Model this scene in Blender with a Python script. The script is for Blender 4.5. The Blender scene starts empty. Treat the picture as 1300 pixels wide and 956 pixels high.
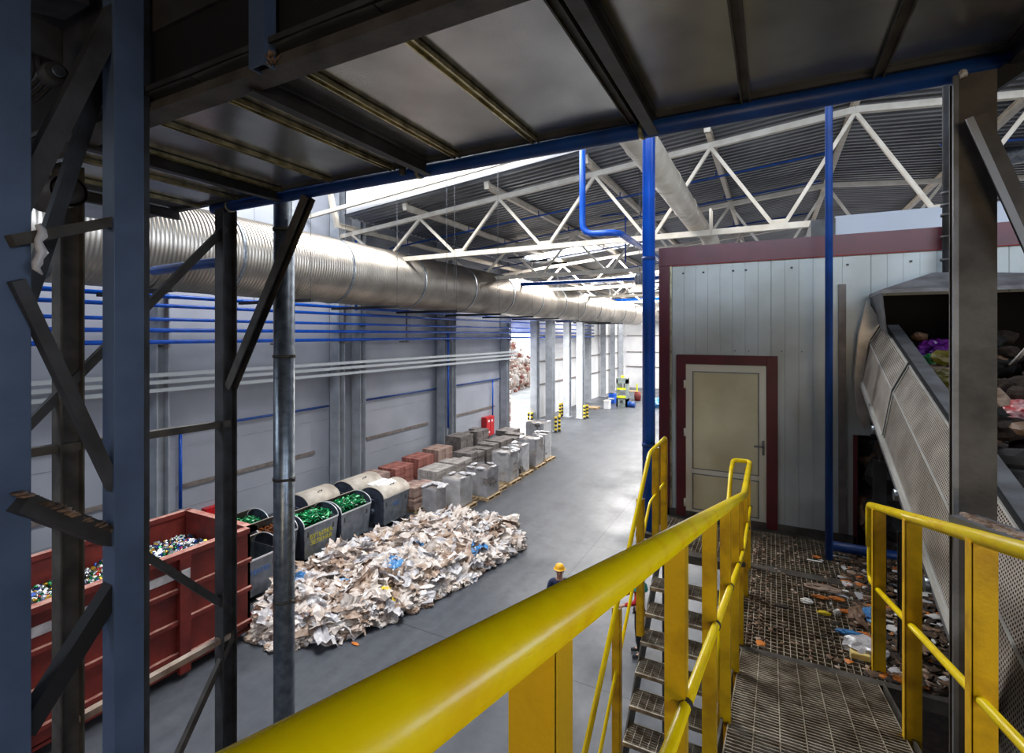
import bpy, math, random
from mathutils import Vector, noise
random.seed(7)
R = random.Random(11)
COL = bpy.context.scene.collection
TH = math.radians(27.3); CT, ST = math.cos(TH), math.sin(TH)
CZ = 6.5                       # eye height above the hall floor
F = 640.0
def _d(px): return (px - 650) / F
def PY(px, py, Y):
    u = _d(px); d = Y / (u*ST + CT); return Vector((d*(u*CT - ST), Y, CZ + (425-py)/F*d))
def PX(px, py, X):
    u = _d(px); d = X / (u*CT - ST); return Vector((X, d*(u*ST + CT), CZ + (425-py)/F*d))
def PZ(px, py, z=0.0):
    u = _d(px); d = (z-CZ)*F/(425-py); return Vector((d*(u*CT - ST), d*(u*ST + CT), z))
V = Vector
def V3(*a): return Vector(a)

# ------------------------------------------------------------------ materials
def lin(c):
    c /= 255.0
    return c/12.92 if c <= 0.04045 else ((c+0.055)/1.055)**2.4
def rgb(r, g, b): return (lin(r), lin(g), lin(b), 1)
def mat(name, c, rough=.6, metal=0.0, c2=None, scale=4.0, bump=0.0, bscale=30.0, detail=4, lo=.35, hi=.65, stretch=(1,1,1), emit=None, trans=0, alpha=1, spec=None):
    m = bpy.data.materials.new(name); m.use_nodes = True
    nt = m.node_tree; b = nt.nodes['Principled BSDF']
    b.inputs['Roughness'].default_value = rough; b.inputs['Metallic'].default_value = metal
    b.inputs['Base Color'].default_value = rgb(*c)
    tc = nt.nodes.new('ShaderNodeTexCoord'); mp = nt.nodes.new('ShaderNodeMapping')
    mp.inputs['Scale'].default_value = stretch
    nt.links.new(tc.outputs['Object'], mp.inputs['Vector'])
    if c2:
        n = nt.nodes.new('ShaderNodeTexNoise'); n.inputs['Scale'].default_value = scale; n.inputs['Detail'].default_value = detail
        r = nt.nodes.new('ShaderNodeValToRGB')
        r.color_ramp.elements[0].position = lo; r.color_ramp.elements[0].color = rgb(*c2)
        r.color_ramp.elements[1].position = hi; r.color_ramp.elements[1].color = rgb(*c)
        nt.links.new(mp.outputs[0], n.inputs['Vector']); nt.links.new(n.outputs['Fac'], r.inputs[0]); nt.links.new(r.outputs[0], b.inputs['Base Color'])
    if bump:
        n2 = nt.nodes.new('ShaderNodeTexNoise'); n2.inputs['Scale'].default_value = bscale; n2.inputs['Detail'].default_value = 3
        bp = nt.nodes.new('ShaderNodeBump'); bp.inputs['Strength'].default_value = bump; bp.inputs['Distance'].default_value = .02
        nt.links.new(mp.outputs[0], n2.inputs['Vector']); nt.links.new(n2.outputs['Fac'], bp.inputs['Height']); nt.links.new(bp.outputs[0], b.inputs['Normal'])
    if emit:
        b.inputs['Emission Color'].default_value = rgb(*emit[:3]); b.inputs['Emission Strength'].default_value = emit[3]
    if trans: b.inputs['Transmission Weight'].default_value = trans
    if alpha < 1: b.inputs['Alpha'].default_value = alpha
    if spec is not None: b.inputs['Specular IOR Level'].default_value = spec
    return m
M = {}
M['steel_blue'] = mat('steel_blue', (86,104,132), .45, .1, (74,90,116), 3, .05, 40)
M['steel_dark'] = mat('steel_dark', (74,74,76), .55, .2, (52,49,47), 5, .1, 40)
M['steel_brown'] = mat('steel_brown', (92,86,78), .6, .15, (62,56,50), 6, .1, 40)
M['steel_grey'] = mat('steel_grey', (128,130,134), .45, .3, (98,98,100), 6, .1, 40)
M['black'] = mat('black', (22,22,24), .7, 0, (14,13,13), 4)
M['galv'] = mat('galvanised', (150,156,162), .32, .85, (112,118,126), 14, .04, 60)
M['blue_pipe'] = mat('blue_paint', (14,92,206), .26, 0, (10,76,180), 3)
M['blue_dark'] = mat('blue_paint_dull', (20,72,150), .42, 0, (14,54,118), 4, .05, 50)
M['cream'] = mat('cream_paint', (226,216,200), .5, 0, (206,194,176), 3)
M['white_paint'] = mat('white_paint', (214,212,206), .5, 0, (190,188,182), 3)
M['yellow'] = mat('yellow_paint', (255,222,6), .24, 0, (246,200,4), 9, .03, 40, lo=.28, hi=.5)
M['yellow_post'] = mat('yellow_paint_posts', (236,184,10), .4, 0, (190,140,8), 7, .08, 60, lo=.3, hi=.55)
M['maroon'] = mat('maroon_trim', (96,26,38), .4, 0, (78,20,30), 3)
M['panel'] = mat('cabin_panel', (196,202,200), .4, 0, (178,182,176), 2, .03, 20)
M['door'] = mat('door_panel', (214,204,168), .45, 0, (198,186,148), 2)
M['doorframe'] = mat('door_frame', (222,216,196), .4)
M['wall'] = mat('wall_panel', (176,180,190), .45, 0, (160,164,174), .5, .0)
M['wall_white'] = mat('wall_white', (226,226,226), .5, 0, (205,205,208), .5)
M['columnm'] = mat('column_paint', (176,180,186), .45, 0, (150,154,160), 2)
M['roof'] = mat('roof_sheet', (122,124,128), .45, .5, (92,94,98), .6)
M['tray'] = mat('cable_tray', (200,206,208), .35, .5)
M['girt'] = mat('girt_brown', (136,126,120), .6, 0, (104,94,88), 5)
M['grating'] = mat('grating_steel', (190,178,158), .45, .3, (120,106,88), 9, .2, 60)
M['tread'] = mat('tread_steel', (188,180,164), .38, .5, (126,112,96), 12, .2, 60)
M['perf'] = mat('perforated_sheet', (206,196,184), .42, .25, (172,160,148), 5)
M['skip'] = mat('skip_red', (126,40,30), .6, 0, (96,30,24), 3, .15, 30)
M['skip_dust'] = mat('skip_dusty_edge', (190,146,132), .7, 0, (160,96,84), 9)
M['bin'] = mat('bin_galvanised', (140,148,158), .42, .45, (112,120,130), 5, .08, 30)
M['bin_end'] = mat('bin_end_plate', (84,92,108), .5, .3, (64,70,84), 5, .1, 30)
M['lid'] = mat('bin_lid', (206,196,182), .55, 0, (176,164,150), 4)
M['lidedge'] = mat('bin_rim', (222,224,226), .35, .4)
M['rubber'] = mat('rubber', (34,34,36), .7)
M['green'] = mat('green_shards', (20,150,86), .18, 0, (6,78,40), 14, lo=.4, hi=.6)
M['green2'] = mat('green_shards_pale', (120,216,150), .2)
M['green3'] = mat('green_shards_dark', (6,66,34), .25)
M['browng'] = mat('brown_glass', (120,66,30), .25, 0, (70,34,14), 12)
M['wood'] = mat('pallet_wood', (196,172,136), .75, 0, (150,124,92), 6, .2, 30, stretch=(1,6,1))
M['slab_grey'] = mat('slab_grey', (176,168,162), .8, 0, (132,126,122), 5, .2, 40)
M['slab_dark'] = mat('slab_dark', (130,122,118), .8, 0, (88,82,80), 5, .2, 40)
M['slab_red'] = mat('slab_red', (176,112,100), .8, 0, (120,66,58), 5, .2, 40)
M['slab_brown'] = mat('slab_brown', (180,154,142), .8, 0, (126,96,86), 5, .2, 40)
M['wrapcore'] = mat('wrap_grey', (206,206,208), .3, 0, (178,178,180), 3, .15, 9, alpha=0.6)
M['wrapdark'] = mat('wrap_dark', (196,196,200), .28, 0, (160,160,164), 3, .15, 9, alpha=0.5)
M['wrapwhite'] = mat('wrap_white', (226,226,228), .35, 0, (196,196,198), 3, .15, 9, alpha=0.85)
M['film'] = mat('film_white', (224,214,206), .3, 0, (190,174,162), 5, .5, 12)
M['film2'] = mat('film_beige', (190,168,150), .35, 0, (140,114,96), 5, .5, 12)
M['film3'] = mat('film_clear', (222,218,218), .2, 0, (180,176,178), 5, .5, 14)
M['film_blue'] = mat('film_blue', (96,158,206), .3, 0, (60,116,176), 6, .4, 14)
M['film_yellow'] = mat('film_yellow', (226,196,40), .35)
M['film_brown'] = mat('film_brown', (150,118,92), .5, 0, (100,74,56), 6, .4, 14)
M['red'] = mat('red_cabinet', (214,34,40), .35, 0, (180,22,28), 4)
M['white'] = mat('white_mark', (240,240,240), .5)
M['can1'] = mat('can_silver', (206,210,214), .2, .8)
M['can2'] = mat('can_green', (30,120,70), .25, .5)
M['can3'] = mat('can_blue', (40,70,140), .25, .5)
M['can4'] = mat('can_red', (170,40,36), .3, .4)
M['can5'] = mat('can_gold', (206,160,50), .25, .6)
M['can6'] = mat('can_dark', (40,40,44), .35, .4)
M['can7'] = mat('can_white', (236,236,236), .3, .1)
M['skin'] = mat('skin', (196,146,120), .55)
M['hair'] = mat('hair', (48,34,26), .8)
M['navy'] = mat('navy_cloth', (34,44,78), .85, 0, (26,34,62), 8, .2, 40)
M['redcloth'] = mat('red_cloth', (200,30,34), .8, 0, (168,22,26), 8, .2, 40)
M['teal'] = mat('teal_cloth', (20,140,124), .8)
M['blackcloth'] = mat('black_cloth', (28,28,30), .85)
M['yel_helmet'] = mat('helmet_yellow', (240,176,30), .35)
M['orange'] = mat('orange_peel', (222,130,46), .6, 0, (176,92,28), 20)
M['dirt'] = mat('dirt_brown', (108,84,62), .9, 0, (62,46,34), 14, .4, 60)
M['dirt_and_shade'] = mat('dirt_and_shade_dark', (66,52,42), .9, 0, (40,32,26), 14, .4, 60)  # dark dirt, also the colour of the shade sheets below the gratings
M['paper'] = mat('paper_white', (232,230,226), .6, 0, (206,200,192), 9)
M['foam'] = mat('foam_yellow', (232,206,130), .8)
M['purple'] = mat('purple_bag', (140,44,170), .25, 0, (90,24,120), 6, .4, 16)
M['lgreen'] = mat('light_green_bag', (96,196,84), .3, 0, (40,150,90), 5, .4, 16)
M['olive'] = mat('olive_bag', (120,112,40), .35, 0, (84,78,24), 6, .4, 16)
M['redbag'] = mat('red_white_bag', (206,60,60), .35, 0, (236,220,220), 9, .4, 16)
M['machine'] = mat('machine_green_grey', (140,150,146), .45, .1, (116,126,122), 5)
M['lime'] = mat('lime_paint', (214,224,40), .4)
M['ink_blue'] = mat('ink_blue', (50,120,206), .7)
M['ink_yellow'] = mat('ink_yellow', (226,214,40), .7)
M['rubble'] = mat('rubble', (222,208,196), .9, 0, (150,110,90), 3, .4, 8)
M['outground'] = mat('yard_concrete', (222,222,220), .85, 0, (196,196,194), .6)
M['lampglass'] = mat('lamp_dome', (222,212,196), .35)
M['beltrubber'] = mat('belt', (40,38,36), .8, 0, (28,26,24), 6, .2, 20)
M['skyl'] = mat('skylight_panel', (250,250,250), .5, emit=(245,248,255,7.0))
M['winl'] = mat('window_daylight', (235,242,250), .5, emit=(206,224,255,3.0))

def deck_mat():
    m = mat('deck_sheet', (196,196,194), .24, .8, (150,150,148), 2.2, .05, 6, lo=.3, hi=.7)
    return m
M['deck'] = deck_mat()
M['goldstrip'] = mat('galvanised_channel', (222,212,170), .3, .8, (140,130,96), 10)
def duct_mat():
    m = mat('spiral_duct', (178,168,156), .34, .85, (150,142,132), 1.2)
    nt = m.node_tree; b = nt.nodes['Principled BSDF']
    tc = nt.nodes.new('ShaderNodeTexCoord'); w = nt.nodes.new('ShaderNodeTexWave'); w.bands_direction = 'Y'; w.inputs['Scale'].default_value = 3.4
    w.inputs['Distortion'].default_value = .35; w.inputs['Detail Scale'].default_value = .4
    bp = nt.nodes.new('ShaderNodeBump'); bp.inputs['Strength'].default_value = .45; bp.inputs['Distance'].default_value = .02
    nt.links.new(tc.outputs['Object'], w.inputs['Vector']); nt.links.new(w.outputs['Fac'], bp.inputs['Height']); nt.links.new(bp.outputs[0], b.inputs['Normal'])
    return m
M['duct'] = duct_mat()
def floor_mat():
    m = bpy.data.materials.new('hall_concrete'); m.use_nodes = True; nt = m.node_tree; b = nt.nodes['Principled BSDF']
    L = nt.links.new; N = nt.nodes.new
    tc = N('ShaderNodeTexCoord')
    n1 = N('ShaderNodeTexNoise'); n1.inputs['Scale'].default_value = .35; n1.inputs['Detail'].default_value = 8; n1.inputs['Roughness'].default_value = .65
    n2 = N('ShaderNodeTexNoise'); n2.inputs['Scale'].default_value = 5; n2.inputs['Detail'].default_value = 6
    mp = N('ShaderNodeMapping'); mp.inputs['Scale'].default_value = (2.6, .3, 1); mp.inputs['Rotation'].default_value = (0,0,.15)
    n3 = N('ShaderNodeTexNoise'); n3.inputs['Scale'].default_value = 1.2; n3.inputs['Detail'].default_value = 6
    L(tc.outputs['Object'], n1.inputs['Vector']); L(tc.outputs['Object'], n2.inputs['Vector']); L(tc.outputs['Object'], mp.inputs['Vector']); L(mp.outputs[0], n3.inputs['Vector'])
    r = N('ShaderNodeValToRGB'); e = r.color_ramp.elements
    e[0].position = .3; e[0].color = rgb(44,47,52); e[1].position = .68; e[1].color = rgb(86,89,95)
    mx = N('ShaderNodeMath'); mx.operation = 'MULTIPLY_ADD'; mx.inputs[1].default_value = .45
    a2 = N('ShaderNodeMath'); a2.operation = 'MULTIPLY_ADD'; a2.inputs[1].default_value = .35
    hf = N('ShaderNodeMath'); hf.operation = 'MULTIPLY'; hf.inputs[1].default_value = .25
    L(n2.outputs['Fac'], hf.inputs[0]); L(n3.outputs['Fac'], a2.inputs[0]); L(hf.outputs[0], a2.inputs[2])
    L(n1.outputs['Fac'], mx.inputs[0]); L(a2.outputs[0], mx.inputs[2]); L(mx.outputs[0], r.inputs[0])
    # joints
    br = N('ShaderNodeTexBrick'); br.offset = 0; br.inputs['Scale'].default_value = 1; br.inputs['Brick Width'].default_value = 6; br.inputs['Row Height'].default_value = 6
    br.inputs['Mortar Size'].default_value = .014; br.inputs['Color1'].default_value = (1,1,1,1); br.inputs['Color2'].default_value = (1,1,1,1); br.inputs['Mortar'].default_value = (.35,.35,.35,1)
    mp2 = N('ShaderNodeMapping'); mp2.inputs['Location'].default_value = (7.1+60, -12.7+60, 0); L(tc.outputs['Object'], mp2.inputs['Vector']); L(mp2.outputs[0], br.inputs['Vector'])
    mm = N('ShaderNodeMix'); mm.data_type = 'RGBA'; mm.blend_type = 'MULTIPLY'; mm.inputs[0].default_value = 1
    L(r.outputs[0], mm.inputs[6]); L(br.outputs['Color'], mm.inputs[7]); L(mm.outputs[2], b.inputs['Base Color'])
    rr = N('ShaderNodeMapRange'); rr.inputs[1].default_value = .35; rr.inputs[2].default_value = .65; rr.inputs[3].default_value = .6; rr.inputs[4].default_value = .3
    L(n1.outputs['Fac'], rr.inputs[0]); L(rr.outputs[0], b.inputs['Roughness'])
    return m
M['floor'] = floor_mat()

# ------------------------------------------------------------------ mesh builder
def wl(o):
    v = Vector((0,0,0))
    while o is not None: v = v + o.location; o = o.parent
    return v
class MB:
    def __init__(s): s.v = []; s.f = []; s.m = []; s.mi = 0; s.sm = []
    def add(s, vs, fs, smooth=False):
        b = len(s.v); s.v += [tuple(x) for x in vs]
        for f in fs: s.f.append(tuple(b+i for i in f)); s.m.append(s.mi); s.sm.append(smooth)
    def box(s, x0, y0, z0, x1, y1, z1):
        s.add([(x0,y0,z0),(x1,y0,z0),(x1,y1,z0),(x0,y1,z0),(x0,y0,z1),(x1,y0,z1),(x1,y1,z1),(x0,y1,z1)],
              [(0,3,2,1),(4,5,6,7),(0,1,5,4),(1,2,6,5),(2,3,7,6),(3,0,4,7)])
        return s
    def frame(s, p1, p2, up):
        a = (Vector(p2)-Vector(p1)).normalized(); up = Vector(up)
        if abs(a.dot(up.normalized())) > .999: up = Vector((1,0,0)) if abs(a.x) < .9 else Vector((0,1,0))
        side = a.cross(up).normalized(); u = side.cross(a).normalized(); return a, side, u
    def obox(s, p1, p2, w, h, up=(0,0,1), du=0, ds=0):
        p1 = Vector(p1); p2 = Vector(p2); a, sd, u = s.frame(p1, p2, up)
        o = u*du + sd*ds; vs = []
        for p in (p1, p2):
            for (i, j) in ((-1,-1),(1,-1),(1,1),(-1,1)): vs.append(p + o + sd*(i*w/2) + u*(j*h/2))
        s.add(vs, [(0,1,2,3),(7,6,5,4),(0,4,5,1),(1,5,6,2),(2,6,7,3),(3,7,4,0)]); return s
    def ibeam(s, p1, p2, b, h, t=.015, up=(0,0,1)):
        s.obox(p1, p2, b, t, up, du=h/2-t/2); s.obox(p1, p2, b, t, up, du=-h/2+t/2); s.obox(p1, p2, t, h-2*t, up); return s
    def chan(s, p1, p2, b, h, t=.012, up=(0,0,1)):
        s.obox(p1, p2, b, t, up, du=h/2-t/2); s.obox(p1, p2, b, t, up, du=-h/2+t/2); s.obox(p1, p2, t, h-2*t, up, ds=-b/2+t/2); return s
    def angle(s, p1, p2, b, h, t=.008, up=(0,0,1), flip=1):
        s.obox(p1, p2, b, t, up, du=-h/2+t/2); s.obox(p1, p2, t, h-t, up, du=t/2, ds=flip*(-b/2+t/2)); return s
    def tube(s, pts, r, n=14, cap=True):
        pts = [Vector(p) for p in pts]; rings = []
        rs = r if isinstance(r, (list, tuple)) else [r]*len(pts)
        prev = None
        for i, p in enumerate(pts):
            if i == 0: a = pts[1]-p
            elif i == len(pts)-1: a = p-pts[i-1]
            else: a = (pts[i+1]-p).normalized() + (p-pts[i-1]).normalized()
            a.normalize()
            if prev is None:
                up = Vector((0,0,1)) if abs(a.z) < .9 else Vector((1,0,0)); sd = a.cross(up).normalized()
            else:
                sd = prev - a*prev.dot(a); sd.normalize()
            prev = sd; u = sd.cross(a); k = 1.0
            if 0 < i < len(pts)-1:
                c = max(.4, ((pts[i+1]-p).normalized()).dot(a)); k = 1/c
            b = (pts[i]-pts[i-1]).normalized() if i else a
            ring = []
            for j in range(n):
                t = 2*math.pi*j/n; v = sd*math.cos(t)*rs[i] + u*math.sin(t)*rs[i]
                ring.append(p+v)
            rings.append(ring)
        vs = [v for rg in rings for v in rg]; fs = []
        for i in range(len(pts)-1):
            for j in range(n): fs.append((i*n+j, i*n+(j+1)%n, (i+1)*n+(j+1)%n, (i+1)*n+j))
        s.add(vs, fs, True)
        if cap:
            b = len(s.v) - len(vs)
            s.f.append(tuple(b+j for j in reversed(range(n)))); s.m.append(s.mi); s.sm.append(False)
            e = b + (len(pts)-1)*n
            s.f.append(tuple(e+j for j in range(n))); s.m.append(s.mi); s.sm.append(False)
        return s
    def lathe(s, c, prof, n=20):
        c = Vector(c); vs = []
        for (r, z) in prof:
            for j in range(n): t = 2*math.pi*j/n; vs.append(c+Vector((r*math.cos(t), r*math.sin(t), z)))
        fs = [(i*n+j, i*n+(j+1)%n, (i+1)*n+(j+1)%n, (i+1)*n+j) for i in range(len(prof)-1) for j in range(n)]
        s.add(vs, fs, True); return s
    def plate(s, pts, thick, nrm=None):
        pts = [Vector(p) for p in pts]; n = nrm and Vector(nrm).normalized() or (pts[1]-pts[0]).cross(pts[2]-pts[0]).normalized()
        k = len(pts); vs = pts + [p+n*thick for p in pts]
        s.add(vs, [tuple(reversed(range(k))), tuple(range(k, 2*k))] + [(i, (i+1)%k, (i+1)%k+k, i+k) for i in range(k)]); return s
    def blob(s, c, r, seed=0, amp=.35, fr=2.2, sub=2, squash=(1,1,1), rid=True):
        vs0, fs = ICO[sub]; c = Vector(c); o = Vector((seed*7.13, seed*3.7, seed*1.9)); vs = []
        for v in vs0:
            n = noise.noise(v*fr+o); n2 = noise.noise(v*fr*2.7+o)
            k = 1 + amp*(1-2.4*abs(n)) + amp*.55*(1-2.4*abs(n2)) if rid else 1+amp*n
            vs.append(c + Vector((v.x*squash[0], v.y*squash[1], v.z*squash[2]))*(r*k))
        s.add(vs, fs, False); return s
    def build(s, name, mats, parent=None, bevel=0, solid=True):
        me = bpy.data.meshes.new(name)
        off = wl(parent) if parent is not None else None
        org = Vector((0,0,0))
        if parent is None and s.v:
            xs = [v[0] for v in s.v]; ys = [v[1] for v in s.v]; zs = [v[2] for v in s.v]
            org = Vector(((min(xs)+max(xs))/2, (min(ys)+max(ys))/2, min(zs))); off = org
        me.from_pydata([(v[0]-off.x, v[1]-off.y, v[2]-off.z) for v in s.v], [], s.f)
        if not isinstance(mats, (list, tuple)): mats = [mats]
        for m in mats: me.materials.append(M[m] if isinstance(m, str) else m)
        me.polygons.foreach_set('material_index', s.m); me.polygons.foreach_set('use_smooth', s.sm)
        me.update()
        o = bpy.data.objects.new(name, me); COL.objects.link(o); o.location = org
        if parent is not None: o.parent = parent
        if bevel:
            b = o.modifiers.new('bevel', 'BEVEL'); b.width = bevel; b.segments = 2; b.limit_method = 'ANGLE'
        return o
def _ico(sub):
    import bmesh
    bm = bmesh.new(); bmesh.ops.create_icosphere(bm, subdivisions=sub, radius=1)
    vs = [v.co.copy() for v in bm.verts]; fs = [tuple(v.index for v in f.verts) for f in bm.faces]; bm.free(); return vs, fs
ICO = {i: _ico(i) for i in (1, 2, 3, 4)}
def tag(o, label=None, cat=None, group=None, kind=None):
    if label: o['label'] = label
    if cat: o['category'] = cat
    if group: o['group'] = group
    if kind: o['kind'] = kind
    elif label: o['kind'] = 'thing'
    return o
def thing(name, loc, label, cat, group=None):
    o = bpy.data.objects.new(name, None); COL.objects.link(o); o.location = Vector(loc); o.empty_display_size = .1
    return tag(o, label, cat, group)
def kids(o): return [c for c in bpy.data.objects if c.parent is o]
def copy_tree(o, parent=None):
    c = o.copy(); COL.objects.link(c)
    if parent is not None: c.parent = parent
    for ch in kids(o): copy_tree(ch, c)
    return c
def struct(o): o['kind'] = 'structure'; return o
def text(name, s, size, loc, rot, m, parent, ext=.002):
    cu = bpy.data.curves.new(name, 'FONT'); cu.body = s; cu.size = size; cu.extrude = ext; cu.align_x = 'CENTER'; cu.align_y = 'CENTER'
    tmp = bpy.data.objects.new(name+'_c', cu); COL.objects.link(tmp); bpy.context.view_layer.update()
    me = bpy.data.meshes.new_from_object(tmp.evaluated_get(bpy.context.evaluated_depsgraph_get())); bpy.data.objects.remove(tmp)
    me.materials.clear(); me.materials.append(M[m]); o = bpy.data.objects.new(name, me); COL.objects.link(o); o.parent = parent
    o.location = Vector(loc)-wl(parent); o.rotation_euler = rot; return o
def fillet(pts, r, n=6):
    pts = [Vector(p) for p in pts]; out = [pts[0]]
    for i in range(1, len(pts)-1):
        a = (pts[i-1]-pts[i]); b = (pts[i+1]-pts[i]); ra = min(r, a.length*.49, b.length*.49)
        A = pts[i]+a.normalized()*ra; B = pts[i]+b.normalized()*ra
        for k in range(n+1):
            t = k/n; out.append((1-t)**2*A + 2*t*(1-t)*pts[i] + t*t*B)
    out.append(pts[-1]); return out

# ================================================================== SETTING
struct(MB().box(-16.6, -9.5, -.2, 21, 62, 0).build('floor', 'floor'))
struct(MB().box(-90, 20, -.25, -16.6, 110, -.02).build('ground', 'outground'))
WX = -16.2
def zt(X): return CZ + 5.6 - .0917*abs(X-1.84)
# left wall in three stretches round the gateway
def wall_run(name, y0, y1, z0, z1, m):
    b = MB(); b.box(WX-.18, y0, z0, WX, y1, z1)
    return struct(b.build(name, m))
wall_run('wall_left', -9.5, 31.0, 0, 15.6, 'wall')
wall_run('wall_left.001', 35.4, 62, 0, 11, 'wall_white')
wall_run('wall_left.002', 31.0, 35.4, 6.6, 11, 'wall_white')
# panel joints on the wall as narrow cover strips
jb = MB()
for z in (1.15, 3.05, 5.0, 6.95, 9.0): jb.box(WX-.01, -9, z-.012, WX+.012, 30.9, z+.012)
struct(jb.build('trim_1', 'columnm'))
struct(MB().box(-16.6, 62, 0, 21, 62.2, 11.5).build('wall_far', 'wall_white'))
struct(MB().box(20.8, -9.5, 0, 21, 62, 15.6).build('wall_right', 'wall'))
struct(MB().box(-16.4, -9.7, 0, 21, -9.5, 15.6).build('wall_back', 'wall'))
struct(MB().box(-16.6, -9.5, 15.5, 21, 14.2, 15.7).build('ceiling_front', 'roof'))
# corrugated roof sheets
def roof(x0, x1, name, holes):
    b = MB(); p = .3; y = 13.85; n = 0
    while y < 61.8:
        z0 = .30; d = .055
        skip = [h for h in holes if h[0] < y+.15 < h[1]]
        prof = [(y, d), (y+.1, d), (y+.14, 0), (y+.26, 0), (y+.3, d)]
        xr = [(x0, x1)]
        if skip: h = skip[0]; xr = [(x0, h[2]), (h[3], x1)]
        for (a, c) in xr:
            vs = []
            for (yy, dd) in prof:
                vs.append((a, yy, zt(a)+z0+dd)); vs.append((c, yy, zt(c)+z0+dd))
            b.add(vs, [(2*i, 2*i+1, 2*i+3, 2*i+2) for i in range(4)])
        y += p; n += 1
    return struct(b.build(name, 'roof'))
HL = [(26.4, 29.1, -13.2, -6.2), (40.2, 43.5, -14, -5), (53.1, 56.4, -14, -5)]
HR = [(30.0, 33.0, 5, 14), (43.5, 46.5, 5, 14), (54, 57, 5, 14)]
roof(-14.25, 1.84, 'ceiling', HL); roof(1.84, 21, 'ceiling.001', HR)
k = 1
for h in HL+HR:
    b = MB(); za, zb = zt(h[2])+.5, zt(h[3])+.5
    b.add([(h[2],h[0],za),(h[3],h[0],zb),(h[3],h[1],zb),(h[2],h[1],za)], [(0,1,2,3)])
    struct(b.build('window_%d' % k, 'skyl')); k += 1
# raised front gable above the low roof
b = MB(); xs = [-16.4, 1.84, 20.9]
for a, c in ((-14.25, 1.84), (1.84, 20.9)):
    b.add([(a,14.0,zt(a)+.36),(c,14.0,zt(c)+.36),(c,14.0,15.6),(a,14.0,15.6),(a,14.12,zt(a)+.36),(c,14.12,zt(c)+.36),(c,14.12,15.6),(a,14.12,15.6)],
          [(0,1,2,3),(7,6,5,4),(0,4,5,1)])
struct(b.build('wall_front', 'wall_white'))
struct(MB().box(-16.6, 14.2, 15.5, -14.2, 62, 15.7).build('ceiling_strip', 'roof'))
struct(MB().box(-14.3, 14.12, zt(-14.2)+.3, -14.2, 62, 15.6).build('wall_monitor', 'wall_white'))
struct(MB().box(-16.4, 35.4, 10.9, WX, 62, 15.6).build('wall_left.003', 'wall_white')); struct(MB().box(-16.4, 31, 10.9, WX, 35.4, 15.6).build('wall_left.004', 'wall_white')); struct(MB().box(-16.6, 62, 11.5, -14.2, 62.2, 15.6).build('wall_far.001', 'wall_white'))
# window band in the wall behind the stair and in the right wall
for i, (x0, x1) in enumerate(((-14, -6), (-4, 4), (6, 14))):
    struct(MB().box(x0, -9.49, 10.2, x1, -9.45, 13.2).build('window_%d' % (10+i), 'winl'))
struct(MB().box(20.7, -6, 8.5, 20.75, 3, 12.5).build('window_13', 'winl'))
# wall columns
def column(X, Y, z1, name='column', w=.34, d=.5, rot=0):
    b = MB()
    if not rot: b.ibeam((X, Y, 0), (X, Y, z1), d, w, .03, up=(0,1,0)); b.box(X-.32, Y-.28, 0, X+.32, Y+.28, .04)
    else: b.ibeam((X, Y, 0), (X, Y, z1), w, d, .03, up=(1,0,0)); b.box(X-.32, Y-.28, 0, X+.32, Y+.28, .04)
    o = b.build(name, 'columnm'); return o
cols = [(-15.85, 1.0), (-15.85, 8.3), (-15.85, 15.1), (-15.85, 16.3), (-15.85, 22.5), (-15.85, 23.3), (-15.85, 29.7)]
for c in cols: struct(column(c[0], c[1], 15.4))
LC = [(-14.9, 32.4, 'near the open gateway, beside a short striped post pair'), (-13.3, 31.4, 'standing inwards of the gateway with two striped posts at its foot'),
      (-14.5, 37.7, 'beyond the gateway, next to two striped posts'), (-13.3, 37.4, 'beyond the gateway, with striped posts against its far side'),
      (-15.8, 44.7, 'against the pale far wall'), (-15.8, 46.6, 'against the pale far wall')]
for i, c in enumerate(LC): struct(column(c[0], c[1], 10.3 if c[0] < -15 else 7.5, w=.5, d=.5))
for Y in (51.5, 55.0, 58.5): struct(column(-15.8, Y, 10.3, d=.5))
for Y in (52, 56, 60): struct(column(-10+(Y-52)*2.6, 61.7, 10.5, rot=1))
for z in (2.6, 4.4, 6.4, 8.2):
    struct(MB().box(-16, 61.9, z-.05, 20, 61.97, z+.05).build('trim_%d' % int(z*10), 'girt'))
    struct(MB().box(WX+.02, 35.6, z-.05, WX+.1, 61, z+.05).build('trim_%d' % int(z*10+100), 'girt'))

# ------------------------------------------------------------------ roof trusses and purlins
TY = [15.1, 22.2, 29.5, 36.8, 44.0, 51.2, 58.5]
def truss(Y, label):
    t = thing('roof_truss', (0, Y, CZ+2.86), label, 'roof truss', 'cream roof trusses across the hall')
    b = MB()
    b.obox((-16.0, Y, zt(-16)-.0), (1.84, Y, zt(1.84)), .14, .16); b.obox((1.84, Y, zt(1.84)), (20.5, Y, zt(20.5)), .14, .16); b.build('top_chord', 'cream', t)
    MB().obox((-15.9, Y, CZ+2.86), (20.5, Y, CZ+2.86), .14, .16).build('bottom_chord', 'cream', t)
    tops = [1.84-3.37*i for i in range(6)] + [1.84+3.37*i for i in range(1, 6)]
    tops.sort()
    for a, c in zip(tops[:-1], tops[1:]):
        mid = (a+c)/2
        for q in (a, c):
            MB().obox((q, Y, zt(q)-.05), (mid+(.12 if q > mid else -.12), Y, CZ+2.9), .09, .1, up=(0,1,0)).build('diagonal', 'cream', t)
        MB().obox((mid, Y-.012, CZ+2.80), (mid, Y+.012, CZ+3.06), .34, .02, up=(0,0,1)).build('gusset_plate', 'cream', t)
    return t
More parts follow.
